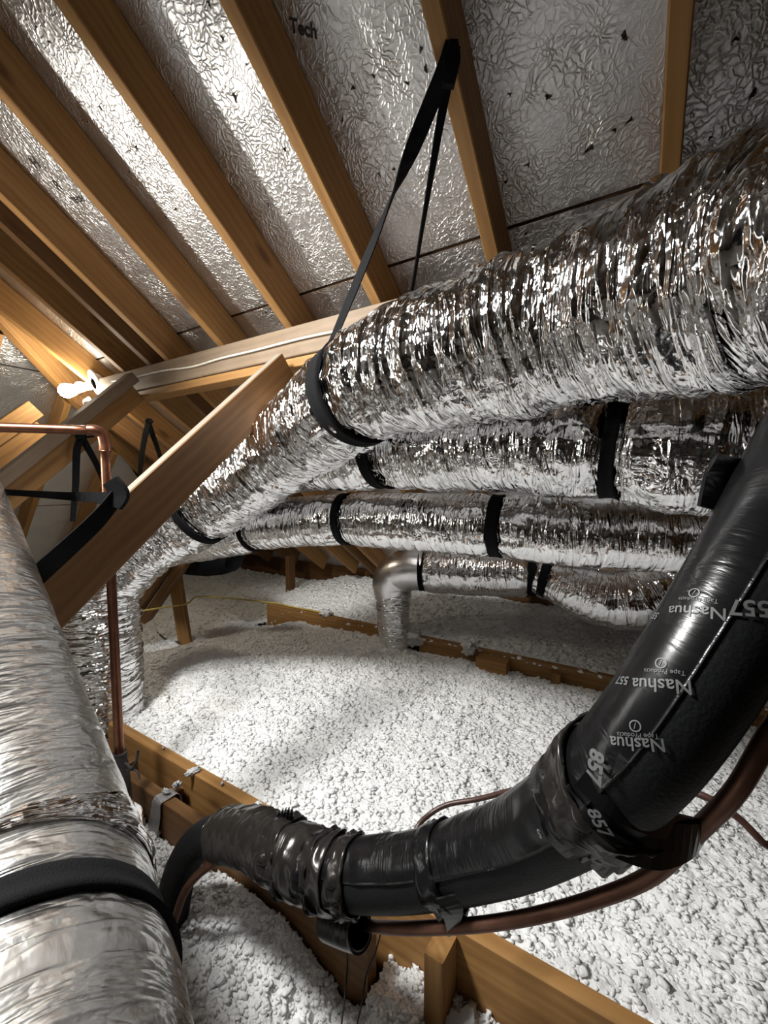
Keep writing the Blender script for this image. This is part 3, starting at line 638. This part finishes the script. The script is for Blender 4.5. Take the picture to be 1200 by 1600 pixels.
def base_far(X, Y):
    z = -1.02+0.03*sm(2.6, 3.2, Y)+0.06*sm(-2.6, -2.0, X)*sm(-.9, -1.5, X)*sm(2.5, 3.0, Y)-0.10*sm(-2.6, -3.2, X)-0.16*sm(-2.40, -2.66, X)*sm(2.95, 2.5, Y); return z
drift('blown_insulation', 'shaded insulation beyond the far board under the eave', -5.0, 1.9, 2.442, 3.60, 0.014, 0.014, base_far, 1.0, 14000, (0.009, 0.017))
drift('blown_insulation', 'dim insulation in the far left corner beyond the leaning stud', -5.0, -2.92, 0.6, 2.46, 0.014, 0.014, lambda X, Y: -1.21+0.10*sm(1.6, 2.4, Y)*sm(-2.95, -3.4, X), 1.0, 6000, (0.008, 0.016))
def base_near(X, Y):
    z = -1.19+0.05*np.exp(-((X+.98)/.24)**2-((Y-.60)/.2)**2)+0.02*sm(.60, .72, Y)
    z = z-0.07*np.exp(-((X+.55)/.10)**2)*sm(.5, .7, Y)+0.03*np.exp(-((X+.42)/.05)**2)*sm(.55, .74, Y)
    return z
drift('blown_insulation', 'lumpy insulation in the foreground below the black pipe bundle', -1.75, 0.60, 0.12, 0.738, 0.007, 0.007, base_near, 1.5, 26000, (0.003, 0.0095))
drift('blown_insulation', 'narrow strip of insulation between the lower joist end and the short stud', -0.49, 0.60, 0.72, 0.829, 0.004, 0.004, lambda X, Y: -1.185+0.03*sm(-.45, -.36, X)+0*Y, 1.5, 2400, (0.003, 0.009))
drift('blown_insulation', 'insulation spread behind the viewer', -5.0, 2.8, -5.5, 0.11, 0.06, 0.06, lambda X, Y: -1.15+0*X)
drift('blown_insulation', 'insulation out of view beyond the left duct', -5.0, -1.76, 0.12, 0.60, 0.04, 0.02, lambda X, Y: -1.2+0*X)
drift('blown_insulation', 'insulation at the foot of the lit strut boards', -2.94, -1.76, 0.61, 0.82, 0.014, 0.014, lambda X, Y: -1.2+0*X)

# ------------------------------------------------------------------ floor framing boards
fb = board('joist', (-1.98, 0.850, -1.115), (1.7, 0.850, -1.115), 0.038, 0.235, M['wood'], (0, 0, 1)); tag(fb, 'long front joist edging the bright insulation, running to the lower right', 'joist')
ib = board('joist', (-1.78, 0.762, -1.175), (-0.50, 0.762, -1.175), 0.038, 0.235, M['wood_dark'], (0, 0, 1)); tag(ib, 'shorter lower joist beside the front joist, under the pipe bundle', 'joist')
for X, lab in ((-1.66, 'small blocking board between the two joists by the copper pipe'), (-1.36, 'blocking board between the two joists beside the grey hanger')):
    tag(board('blocking', (X, 0.783, -1.14), (X, 0.829, -1.14), 0.038, 0.14, M['wood_dark'], (0, 0, 1)), lab, 'blocking')
tag(board('blocking', (-1.97, 0.60, -1.10), (-1.97, 0.826, -1.10), 0.038, 0.19, M['wood'], (0, 0, 1)), 'end blocking board at the foot of the dropping duct', 'blocking')
tag(board('stud', (-0.338, 0.789, -1.40), (-0.338, 0.789, -1.005), 0.044, 0.080, M['wood'], (0, 1, 0), cut1=-0.2), 'short upright stud against the front joist at bottom', 'stud')
# far boards
far = board('joist', (-2.66, 2.458, -1.125), (-1.30, 2.458, -1.125), 0.038, 0.25, M['wood'], (0, 0, 1)); tag(far, 'far joist at left with a yellow cable over its end', 'joist')
far2 = board('joist', (-1.22, 2.462, -1.15), (1.7, 2.462, -1.15), 0.038, 0.28, M['wood'], (0, 0, 1)); tag(far2, 'far joist at right with two short blocks', 'joist')
far2.name = 'joist'
tag(board('blocking', (-0.80, 2.40, -1.14), (-0.62, 2.40, -1.14), 0.09, 0.22, M['wood'], (0, 0, 1)), 'wide short block nailed to the far right joist', 'blocking')
tag(board('blocking', (-0.36, 2.425, -1.30), (-0.36, 2.425, -1.045), 0.05, 0.04, M['wood'], (0, 1, 0)), 'small upright block with a metal tag on the far right joist', 'blocking')
tag(board('stud', on_z(291, 1003, -1.12)+[0, 0, -.06], P(269, 868, np.dot(on_z(291, 1003, -1.12), FWD)*0.985), 0.085, 0.04, M['wood'], FWD), 'leaning stud standing in the insulation under the duct leg', 'stud')
for a, b, lab in (((208, 965, 2.9), (285, 850, 2.75), 'dark diagonal brace left of the leaning stud'), ((228, 968, 2.95), (312, 845, 2.8), 'second dark diagonal brace behind the leaning stud')):
    tag(board('brace', P(*a), P(*b), 0.05, 0.09, M['wood_dark'], FWD), lab, 'brace')
tag(board('stud', (-2.95, 3.02, -1.15), (-2.95, 3.02, -0.70), 0.05, 0.09, M['wood_dark'], (0, 1, 0)), 'dark short stud in the far corner under the rafters', 'stud')
# black round duct in the far corner
T6 = Tube([P(280, 868, 3.1), P(320, 870, 3.05), P(345, 872, 3.0), P(360, 874, 2.95), P(366, 876, 2.93)], [0.13, 0.14, 0.14, 0.12, 0.08], 0.01)
D6 = empty('flexible_duct', T6.c[0]); tag(D6, 'dark round duct in the shadowed far corner', 'duct')
tube_mesh('black_jacket', T6, 48, M['strap'], D6)

# ------------------------------------------------------------------ copper pipe
cp = empty('copper_pipe', P(187, 1180, 1.38)); tag(cp, 'vertical copper pipe with an elbow, sleeved in grey at its foot', 'pipe')
pb_ = P(187, 1185, 1.36); pt_ = np.array([pb_[0], pb_[1], 0]); 
rr_ = ray(165, 700); tt = (pb_[0]*RIGHT[0]+pb_[1]*RIGHT[1])
# straight riser, slight lean as in the photo
ptop = P(164, 698, 1.36)
tube_mesh('riser', Tube([pb_, (pb_+ptop)/2, ptop], 0.0143, 0.05), 20, M['copper'], cp)
e1 = P(158, 676, 1.35); e2 = P(146, 672, 1.34); lft = P(-140, 664, 1.16)
tube_mesh('elbow_fitting', Tube([P(164.2, 706, 1.36), P(164, 694, 1.36), P(160, 679, 1.355), P(148, 672.5, 1.342), P(136, 672, 1.334)], 0.0178, 0.003), 20, M['copper'], cp)
tube_mesh('horizontal_run', Tube([P(146, 672.3, 1.341), P(60, 669.6, 1.287), lft], 0.0145, 0.05), 20, M['copper'], cp)
sl = pb_+np.array([0, 0, 0.02])
tube_mesh('pipe_sleeve', Tube([sl, sl-[0, 0, .05], sl-[-.008, 0, .16], sl-[-.012, 0, .33]], [0.021, 0.027, 0.026, 0.025], 0.006), 24, M['grey_rubber'], cp, wrinkles(Tube([sl, sl-[0, 0, .3]], .03), 0.003, 60, 5, 12))
cable('tie_wire', [P(196, 1192, 1.33), P(207, 1200, 1.3), P(214, 1186, 1.3), P(216, 1172, 1.3)], 0.004, M['grey_rubber'], cp, 6)
cable('tie_wire', [P(198, 1204, 1.33), P(210, 1203, 1.3), P(216, 1208, 1.29), P(218, 1218, 1.29)], 0.003, M['grey_rubber'], cp, 6)
# grey hanger strip over the lower joist
hg = empty('hanger_strip', (-1.33, 0.76, -1.05)); tag(hg, 'bent grey strip draped over the lower joist', 'hanger')
ribbon('strip', [(-1.33, 0.80, -1.085), (-1.33, 0.79, -1.053), (-1.335, 0.762, -1.052), (-1.345, 0.737, -1.062), (-1.35, 0.732, -1.11), (-1.37, 0.725, -1.2)], [(1, 0, 0)]*6, [0.05, 0.045, 0.045, 0.045, 0.055, 0.06], 0.002, M['grey_metal'], hg)

# ------------------------------------------------------------------ lamp
lp = empty('lamp', P(130, 608, 2.42)); tag(lp, 'lit bare lamp on a white round holder under the hip', 'lamp')
d0 = 2.42
A = P(150, 598, d0); Bx = P(100, 612, d0-.02); ax = unit(Bx-A)
def lathe(name, p0, axis, prof, mat, parent, m=32):
    axis = unit(axis); u = unit(np.cross(axis, [0.3, 0.2, 1.0])); w_ = np.cross(axis, u); a = np.linspace(0, 2*math.pi, m, endpoint=False); v = []
    for z, r in prof: v.append(p0+axis*z+(u[None]*np.cos(a)[:, None]+w_[None]*np.sin(a)[:, None])*r)
    v = np.concatenate(v); n = len(prof); f = grid_faces(n, m, True).tolist()+[list(range(m-1, -1, -1)), list(range((n-1)*m, n*m))]
    return mesh(name, v, f, mat, parent, True)
lathe('holder_plate', P(150, 598, d0), unit(ax-FWD*0.9-UP*0.3), [(-0.03, 0.04), (-0.005, 0.060), (0, 0.074), (0.006, 0.077), (0.010, 0.070), (0.012, 0.03)], M['porcelain'], lp)
lathe('socket', P(146, 601, d0), ax, [(0, 0.026), (0.03, 0.024), (0.045, 0.02)], M['porcelain'], lp)
bprof = [(0, 0.016), (0.02, 0.020), (0.045, 0.033), (0.07, 0.041), (0.092, 0.037), (0.108, 0.022), (0.115, 0.005)]
lathe('bulb', P(128, 608, d0), unit(P(98, 611, d0-.05)-P(128, 608, d0)), bprof, M['glow'], lp)
lathe('bulb', P(137, 607, d0-.02), unit(P(118, 603, d0-.1)-P(137, 607, d0-.02)), [(z*.7, r*.7) for z, r in bprof], M['glow'], lp)
lathe('bulb', P(139, 622, d0-.02), unit(P(136, 634, d0-.05)-P(139, 622, d0-.02)), [(z*.5, r*.6) for z, r in bprof], M['porcelain'], lp)
# cables
wc = cable('white_cable', [P(163, 596, 2.36), on_y(190, 594, 1.192), on_y(250, 580, 1.193), on_y(300, 573, 1.193), on_y(345, 560, 1.193), on_y(400, 547, 1.193), on_y(470, 529, 1.193), on_y(540, 514, 1.193), on_y(600, 497, 1.193), on_y(700, 470, 1.193)], 0.0042, M['white_cable']); tag(wc, 'white cable stapled along the purlin to the lamp', 'cable')
yz = lambda x, y, d: P(x, y, d)
yc = cable('yellow_cable', [P(212, 956, 2.75), P(250, 950, 2.8), P(292, 943, 2.9), P(318, 932, 3.2), (-2.64, 2.452, -0.993), (-2.4, 2.46, -0.993), (-2.1, 2.475, -0.995), (-1.9, 2.5, -1.02)], 0.006, M['yellow_cable']); tag(yc, 'thin yellow cable draped over the far joist end', 'cable')
gc = cable('grey_cable', [on_z(225, 962, -1.2), on_z(235, 975, -1.2), on_z(246, 988, -1.195), on_z(262, 1000, -1.185), on_z(280, 1003, -1.10)], 0.005, M['grey_rubber']); tag(gc, 'dark thin cable lying on the dim insulation by the stud', 'cable')

# ------------------------------------------------------------------ black pipe bundle in the foreground
pts = [P(1400, 470, .62), P(1300, 650, .53), P(1205, 850, .465), P(1110, 1015, .45), P(1028, 1137, .455), P(962, 1212, .48), P(885, 1274, .54), P(795, 1322, .61), P(690, 1353, .68), P(600, 1366, .73), P(520, 1362, .78), P(450, 1335, .85), P(395, 1308, .95), P(345, 1303, 1.06)]
TB = Tube(beyond(pts, 1.2, 0, (1, 0, -.03)), [.060, .060, .060, .060, .060, .060, .060, .060, .060, .060, .059, .057, .056, .055, .054, .053, .052, .050, .048], 0.006)
BD = empty('pipe_bundle', P(600, 1371, .73)); tag(BD, 'thick black taped refrigerant pipe bundle curving across the foreground', 'pipe')
tube_mesh('foam_jacket', TB, 64, M['foam'], BD)
def sheet(name, T, s0, s1, th0, th1, mat, parent, off=0.0025, n=140, m=40, disp=None, edge=None):
    sv = np.linspace(s0, s1, n); u = np.linspace(0, 1, m); S, U = np.meshgrid(sv, u, indexing='ij')
    a0 = np.array([th0(q) for q in sv])[:, None]; a1 = np.array([th1(q) for q in sv])[:, None]; TH = a0+(a1-a0)*U
    o2 = off if disp is None else off+disp(S, TH)
    va = T.at(S, TH, o2).reshape(-1, 3); vb = T.at(S, TH, -0.001).reshape(-1, 3); k = n*m
    f = grid_faces(n, m, False); fb_ = (f+k)[:, ::-1]
    rim = [i*m for i in range(n)]+[(n-1)*m+j for j in range(1, m)]+[i*m+m-1 for i in range(n-2, -1, -1)]+[j for j in range(m-2, 0, -1)]
    fr = [[rim[i], rim[(i+1) % len(rim)], rim[(i+1) % len(rim)]+k, rim[i]+k] for i in range(len(rim))]
    uv = np.stack([S, TH*np.mean(T.r)], -1).reshape(-1, 2)
    return mesh(name, np.concatenate([va, vb]), f.tolist()+fb_.tolist()+fr, mat, parent, True, np.concatenate([uv, uv]))
# angle convention: where the surface faces the viewer, and which way the photo's upper side lies
def th_cam(s): return TB.theta_to(s, np.zeros(3))
def up_sign(s):
    c = np.array([np.interp(s, TB.s, TB.c[:, k]) for k in range(3)]); b = th_cam(s)
    p = proj(TB.at(np.array([s]), np.array([b+0.4])))[0]; q = proj(TB.at(np.array([s]), np.array([b])))[0]
    return 1.0 if (p[1] < q[1]) else -1.0
SG = up_sign(TB.near(600, 1371))
sA, sB, sC, sD, sE = [TB.near(x, y) for x, y in ((1190, 870), (945, 1260), (700, 1367), (520, 1362), (350, 1302))]
crn = wrinkles(TB, 0.004, 40, 8, 31)
tp1 = sheet('tape_wrap', TB, 0.0, sB, lambda s: th_cam(s)+SG*2.6, lambda s: th_cam(s)-SG*(0.05+0.05*math.sin(s*9)), M['tape'], BD, 0.0028)
tag(tp1, 'glossy black printed tape along the upper pipe')
sheet('tape_wrap', TB, sB, sC, lambda s: th_cam(s)+SG*2.6, lambda s: th_cam(s)-SG*0.28, M['tape'], BD, 0.0028, disp=lambda S, TH: np.maximum(0, 0.004*(vn(S*26, TH*3, None, 41)-0.4)))
sheet('tape_wrap', TB, sC, sD, lambda s: th_cam(s)+SG*2.6, lambda s: th_cam(s)-SG*0.22, M['tape'], BD, 0.0028, disp=lambda S, TH: np.maximum(0, 0.005*(vn(S*30, TH*3, None, 42)-0.4)))
M['tape_worn'] = tape_mat(); M['tape_worn'].name = 'worn_shiny_tape'; M['tape_worn'].node_tree.nodes['Principled BSDF'].inputs['Base Color'].default_value = (0.022, 0.020, 0.018, 1); M['tape_worn'].node_tree.nodes['Principled BSDF'].inputs['Metallic'].default_value = 0.35
band_m = M['tape']
tw = sheet('tape_wrap', TB, sD-0.02, sE, lambda s: 0.0, lambda s: 2*math.pi-0.01, M['tape_worn'], BD, 0.003, 120, 60, disp=lambda S, TH: 0.007*billow(S*38, TH*1.2, None, 43)+0.004*vn(S*80, TH*4, None, 44)); tag(tw, 'crumpled shiny worn tape at the left end')
# cross wraps
rip = 0.012
band('tape_band', TB, TB.near(935, 1266), 0.075, M['tape'], BD, 0.008, 0.004, 64, 0.012, 1.0, 0.012)
band('tape_band', TB, TB.near(960, 1245), 0.045, M['tape_worn'], BD, 0.011, 0.004, 64, -0.02, 0.4, 0.012)
band('tape_band', TB, TB.near(697, 1368), 0.040, M['tape'], BD, 0.007, 0.004, 64, 0.006, 1.5, 0.010)
band('tape_band', TB, TB.near(545, 1366), 0.035, M['tape_worn'], BD, 0.008, 0.004, 64, 0.008, 2.0, 0.014)
band('tape_band', TB, TB.near(508, 1360), 0.030, M['tape'], BD, 0.010, 0.004, 64, -0.01, 1.0, 0.016)
band('tape_band', TB, TB.near(452, 1336), 0.045, M['tape_worn'], BD, 0.012, 0.004, 64, 0.010, 0.0, 0.02)
# ruffled tape crests standing up on top of the bundle
def crest(x0, y0, x1, y1, d0_, d1_, h):
    n = 26; t = np.linspace(0, 1, n); v = []
    for i, q in enumerate(t):
        b = P(x0+(x1-x0)*q, y0+(y1-y0)*q, d0_+(d1_-d0_)*q); wob = 0.006*math.sin(i*1.7)
        hh = h*(0.55+0.45*vn(np.array([q*7.0]), np.array([0.3]), None, int(x0))[0])
        v += [b+UP*-0.012+FWD*0.004, b+UP*hh+FWD*(wob+0.006), b+UP*hh*0.92+FWD*(wob-0.001), b+UP*-0.012-FWD*0.006]
    f = grid_faces(n, 4, True).tolist()+[[0, 1, 2, 3], [4*n-1, 4*n-2, 4*n-3, 4*n-4]]
    mesh('tape_ruffle', np.array(v), f, M['tape'], BD, True)
crest(425, 1280, 458, 1272, .90, .86, 0.012); crest(462, 1298, 535, 1312, .86, .80, 0.012)
# tape tail hanging under the middle wrap, and the big flap catching the copper line
ribbon('tape_tail', [P(700, 1400, .61), P(707, 1425, .615), P(706, 1450, .63), P(701, 1462, .64)], [RIGHT]*4, [0.035, 0.032, 0.016, 0.003], 0.003, M['tape'], BD, 12)
fl = sheet_pts = [P(925, 1290, .46), P(990, 1310, .45), P(1050, 1318, .45), P(1098, 1308, .455)]
ribbon('tape_flap', [P(905, 1255, .462), P(960, 1290, .445), P(1030, 1318, .44), P(1085, 1312, .45), P(1102, 1298, .47)], [UP+RIGHT*0.35]*5, [0.05, 0.060, 0.055, 0.040, 0.030], 0.005, M['tape_worn'], BD, 20)
ribbon('tape_flap', [P(915, 1205, .45), P(970, 1255, .43), P(1030, 1285, .435), P(1090, 1298, .455)], [UP+RIGHT*0.5]*4, [0.04, 0.035, 0.03, 0.025], 0.004, M['tape'], BD, 20)
ribbon('tape_flap', [P(1138, 712, .52), P(1122, 745, .53), P(1108, 795, .53)], [RIGHT]*3, [0.03, 0.034, 0.028], 0.006, M['tape'], BD, 10)
# pipe ends: the sleeve turning down at the left, and the open stub under the bundle
TE = Tube([P(372, 1308, 1.0), P(335, 1303, 1.07), P(302, 1325, 1.10), P(280, 1370, 1.11), P(268, 1430, 1.11), P(262, 1490, 1.12)], [.044, .044, .043, .043, .043, .043], 0.008)
tube_mesh('foam_sleeve', TE, 40, M['foam'], BD)
cable('copper_tail', [P(345, 1340, 1.02), P(310, 1366, 1.03), P(288, 1395, 1.04), P(272, 1440, 1.06)], 0.010, M['copper_line'], BD, 12)
def open_stub(name, pts_, r, mat, parent):
    T = Tube(pts_, r, 0.004); m = 36; th = np.linspace(0, 2*math.pi, m, endpoint=False); S, TH = np.meshgrid(T.s, th, indexing='ij')
    vo_ = T.at(S, TH, 0).reshape(-1, 3); vi = T.at(S, TH, -0.006).reshape(-1, 3); n = len(T.s); k = n*m
    f = grid_faces(n, m, True); e = [[(n-1)*m+j, (n-1)*m+(j+1) % m, k+(n-1)*m+(j+1) % m, k+(n-1)*m+j] for j in range(m)]
    return mesh(name, np.concatenate([vo_, vi]), f.tolist()+(f+k)[:, ::-1].tolist()+e+[list(range(k+m-1, k-1, -1))], mat, parent, True, np.concatenate([np.stack([S, TH*.03], -1).reshape(-1, 2)]*2))
open_stub('open_stub', [P(515, 1440, .80), P(540, 1449, .765), P(562, 1455, .74)], 0.030, M['tape'], BD)
# printed lettering wrapped on the tape
def tube_text(body, x, y, size, ang, bold=0.0, off=0.0036, T=TB):
    th_ = np.linspace(-1.35, 1.35, 241); ss = np.linspace(0.05, T.len-0.05, 500)
    S, U = np.meshgrid(ss, th_, indexing='ij'); base = np.array([th_cam(q) for q in ss])[:, None]
    q = proj(T.at(S, base+U, off).reshape(-1, 3)); k = np.argmin((q[:, 0]-x)**2+(q[:, 1]-y)**2); i, j = divmod(k, len(th_)); s0 = ss[i]; t0 = base[i, 0]+th_[j]
    r = float(np.interp(s0, T.s, T.r))
    e = 0.004; p0 = proj(T.at(np.array([s0]), np.array([t0]), off))[0]; ps = proj(T.at(np.array([s0+e]), np.array([t0]), off))[0]-p0; pt2 = proj(T.at(np.array([s0]), np.array([t0+e/r]), off))[0]-p0
    me = text_mesh(body, size, bold); n = len(me.vertices); co = np.empty(n*3); me.vertices.foreach_get('co', co); co = co.reshape(-1, 3)
    # surface directions in (along, around): text x along photo angle ang
    J = np.stack([ps, -0*pt2+pt2], 1)/e
    hx_ = np.linalg.solve(J, np.array([math.cos(ang), -math.sin(ang)])); hx_ /= np.linalg.norm(hx_)
    sgn = -1.0 if np.linalg.det(J) > 0 else 1.0
    hy_ = np.array([-hx_[1], hx_[0]])*sgn
    sa = s0+co[:, 0]*hx_[0]+co[:, 1]*hy_[0]; ar = t0+(co[:, 0]*hx_[1]+co[:, 1]*hy_[1])/r
    v = T.at(sa, ar, off); me.vertices.foreach_set('co', v.ravel()); me.materials.append(M['print']); me.update()
    o = link('tape_print', me, BD); return o
for (x, y, s, num) in ((1032, 1066, 1.0, (970, 1064)), (1084, 954, 1.0, (1022, 964)), (990, 1166, 0.9, None)):
    tube_text('Nashua', x, y, 0.017*s, math.pi-0.06, 0.0002)
    if num: tube_text('557', num[0], num[1], 0.012, math.pi-0.06, 0.0003)
    tube_text('Tape Products', x+3, y-16, 0.0060, math.pi-0.06)
    tube_text('O', x+2, y-33, 0.015, math.pi, -0.0001); tube_text('l', x+2, y-33, 0.008, math.pi-0.4)
tube_text('557', 1172, 945, 0.02, math.pi-0.05, 0.0004)
tube_text('557', 838, 1298, 0.013, math.pi-0.4, 0.0004)
tube_text('857', 927, 1198, 0.017, -math.pi/2-0.15, 0.0006, 0.0155)
tube_text('857', 938, 1285, 0.015, -math.pi/2+0.5, 0.0004, 0.0155)
# copper line following the bundle, and thin cables
cl = cable('copper_line', [P(1330, 990, .42)+np.array([.9, .1, .35]), P(1330, 990, .42)+np.array([.15, .02, .08]), P(1330, 990, .42), P(1215, 1130, .415), P(1150, 1235, .425), P(1090, 1298, .46), P(1020, 1366, .50), P(930, 1405, .535), P(820, 1434, .58), P(720, 1447, .63), P(620, 1450, .70), P(560, 1442, .78), P(500, 1420, .85)], 0.0098, M['copper_line'], None, 16, 0.012); tag(cl, 'brown copper line looping below the black bundle', 'pipe')
dc = cable('dark_cable', [(0.75, 0.55, -1.0), (0.5, 0.5, -0.8), P(1260, 1385, .50), P(1200, 1325, .52), P(1150, 1275, .54), P(1095, 1242, .56), P(1000, 1215, .62), P(880, 1215, .70), P(800, 1235, .76), P(745, 1249, .80), P(700, 1257, .82), P(672, 1272, .82), P(650, 1296, .80), P(640, 1340, .79)], 0.0048, M['dark_cable'], None, 10, 0.012); tag(dc, 'thin dark cable looping behind the black bundle', 'cable')
for a, lab in (([(539, 1465, .79), (543, 1500, .80), (540, 1545, .78), (533, 1605, .74), (528, 1660, .72)], 'thin black wire hanging from the stub, left one'), ([(594, 1462, .76), (586, 1490, .77), (572, 1525, .78), (566, 1565, .76), (557, 1605, .74), (550, 1660, .72)], 'thin black wire hanging below the bundle, right one')):
    tag(cable('black_wire', [P(*q) for q in a], 0.0017, M['foam'], None, 6, 0.012), lab, 'wire')

# ------------------------------------------------------------------ loose tufts of insulation on the timbers
def tuft_mesh(seed):
    r = np.random.RandomState(seed); n, m = 14, 20; v = []
    for i in range(n):
        ph = math.pi*i/(n-1)
        for j in range(m):
            a = 2*math.pi*j/m; d = np.array([math.sin(ph)*math.cos(a), math.sin(ph)*math.sin(a), math.cos(ph)])
            v.append(d*(0.75+0.9*(TAB[(i*7+seed) % 256, (j*5+seed*3) % 256]-0.5)*math.sin(ph)+0.0))
    me = bpy.data.meshes.new('insulation_tuft'); me.from_pydata([tuple(q) for q in v], [], grid_faces(n, m, True).tolist()); me.materials.append(M['fluff'])
    me.polygons.foreach_set('use_smooth', np.ones(len(me.polygons), bool)); me.update(); return me
TM = [tuft_mesh(i) for i in range(4)]
TU = [((-1.285, 0.832, -0.99), (.030, .014, .012), 'long insulation tuft on the front joist above the grey strip'), ((-1.33, 0.80, -1.035), (.034, .014, .014), 'insulation tuft bridging the two joists'), ((-1.34, 0.765, -1.04), (.02, .014, .010), 'insulation tuft on top of the grey strip'),
      ((-1.02, 0.80, -1.03), (.035, .03, .045), 'large insulation tuft between the joists beside the bundle end'), ((-0.97, 0.84, -0.985), (.012, .012, .01), 'small tuft on the front joist beside the bundle end'), ((-1.72, 0.70, -1.06), (.03, .03, .016), 'insulation tuft behind the copper pipe foot'),
      ((-0.28, 0.775, -1.16), (.05, .03, .05), 'insulation lump against the foot of the short stud'), ((-2.02, 2.45, -0.985), (.06, .04, .035), 'insulation tuft perched on the far left joist'), ((-1.26, 2.44, -1.03), (.08, .05, .07), 'insulation lump covering the gap between the far joists'),
      ((-0.87, 2.43, -1.01), (.08, .05, .05), 'insulation lump beside the wide far block'), ((-1.5, 0.852, -0.990), (.006, .005, .005), 'tiny insulation crumb on the front joist near the pipe'), ((-1.15, 0.846, -0.990), (.007, .005, .005), 'tiny insulation crumb on the front joist near the tufts')]
for i, (p, s, lab) in enumerate(TU):
    o = bpy.data.objects.new('insulation_tuft', TM[i % 4]); COL.objects.link(o); o.location = p; o.scale = s; o.rotation_euler = (RNG.rand()*3, RNG.rand()*.6, RNG.rand()*6); tag(o, lab, 'insulation tuft', 'loose insulation tufts')
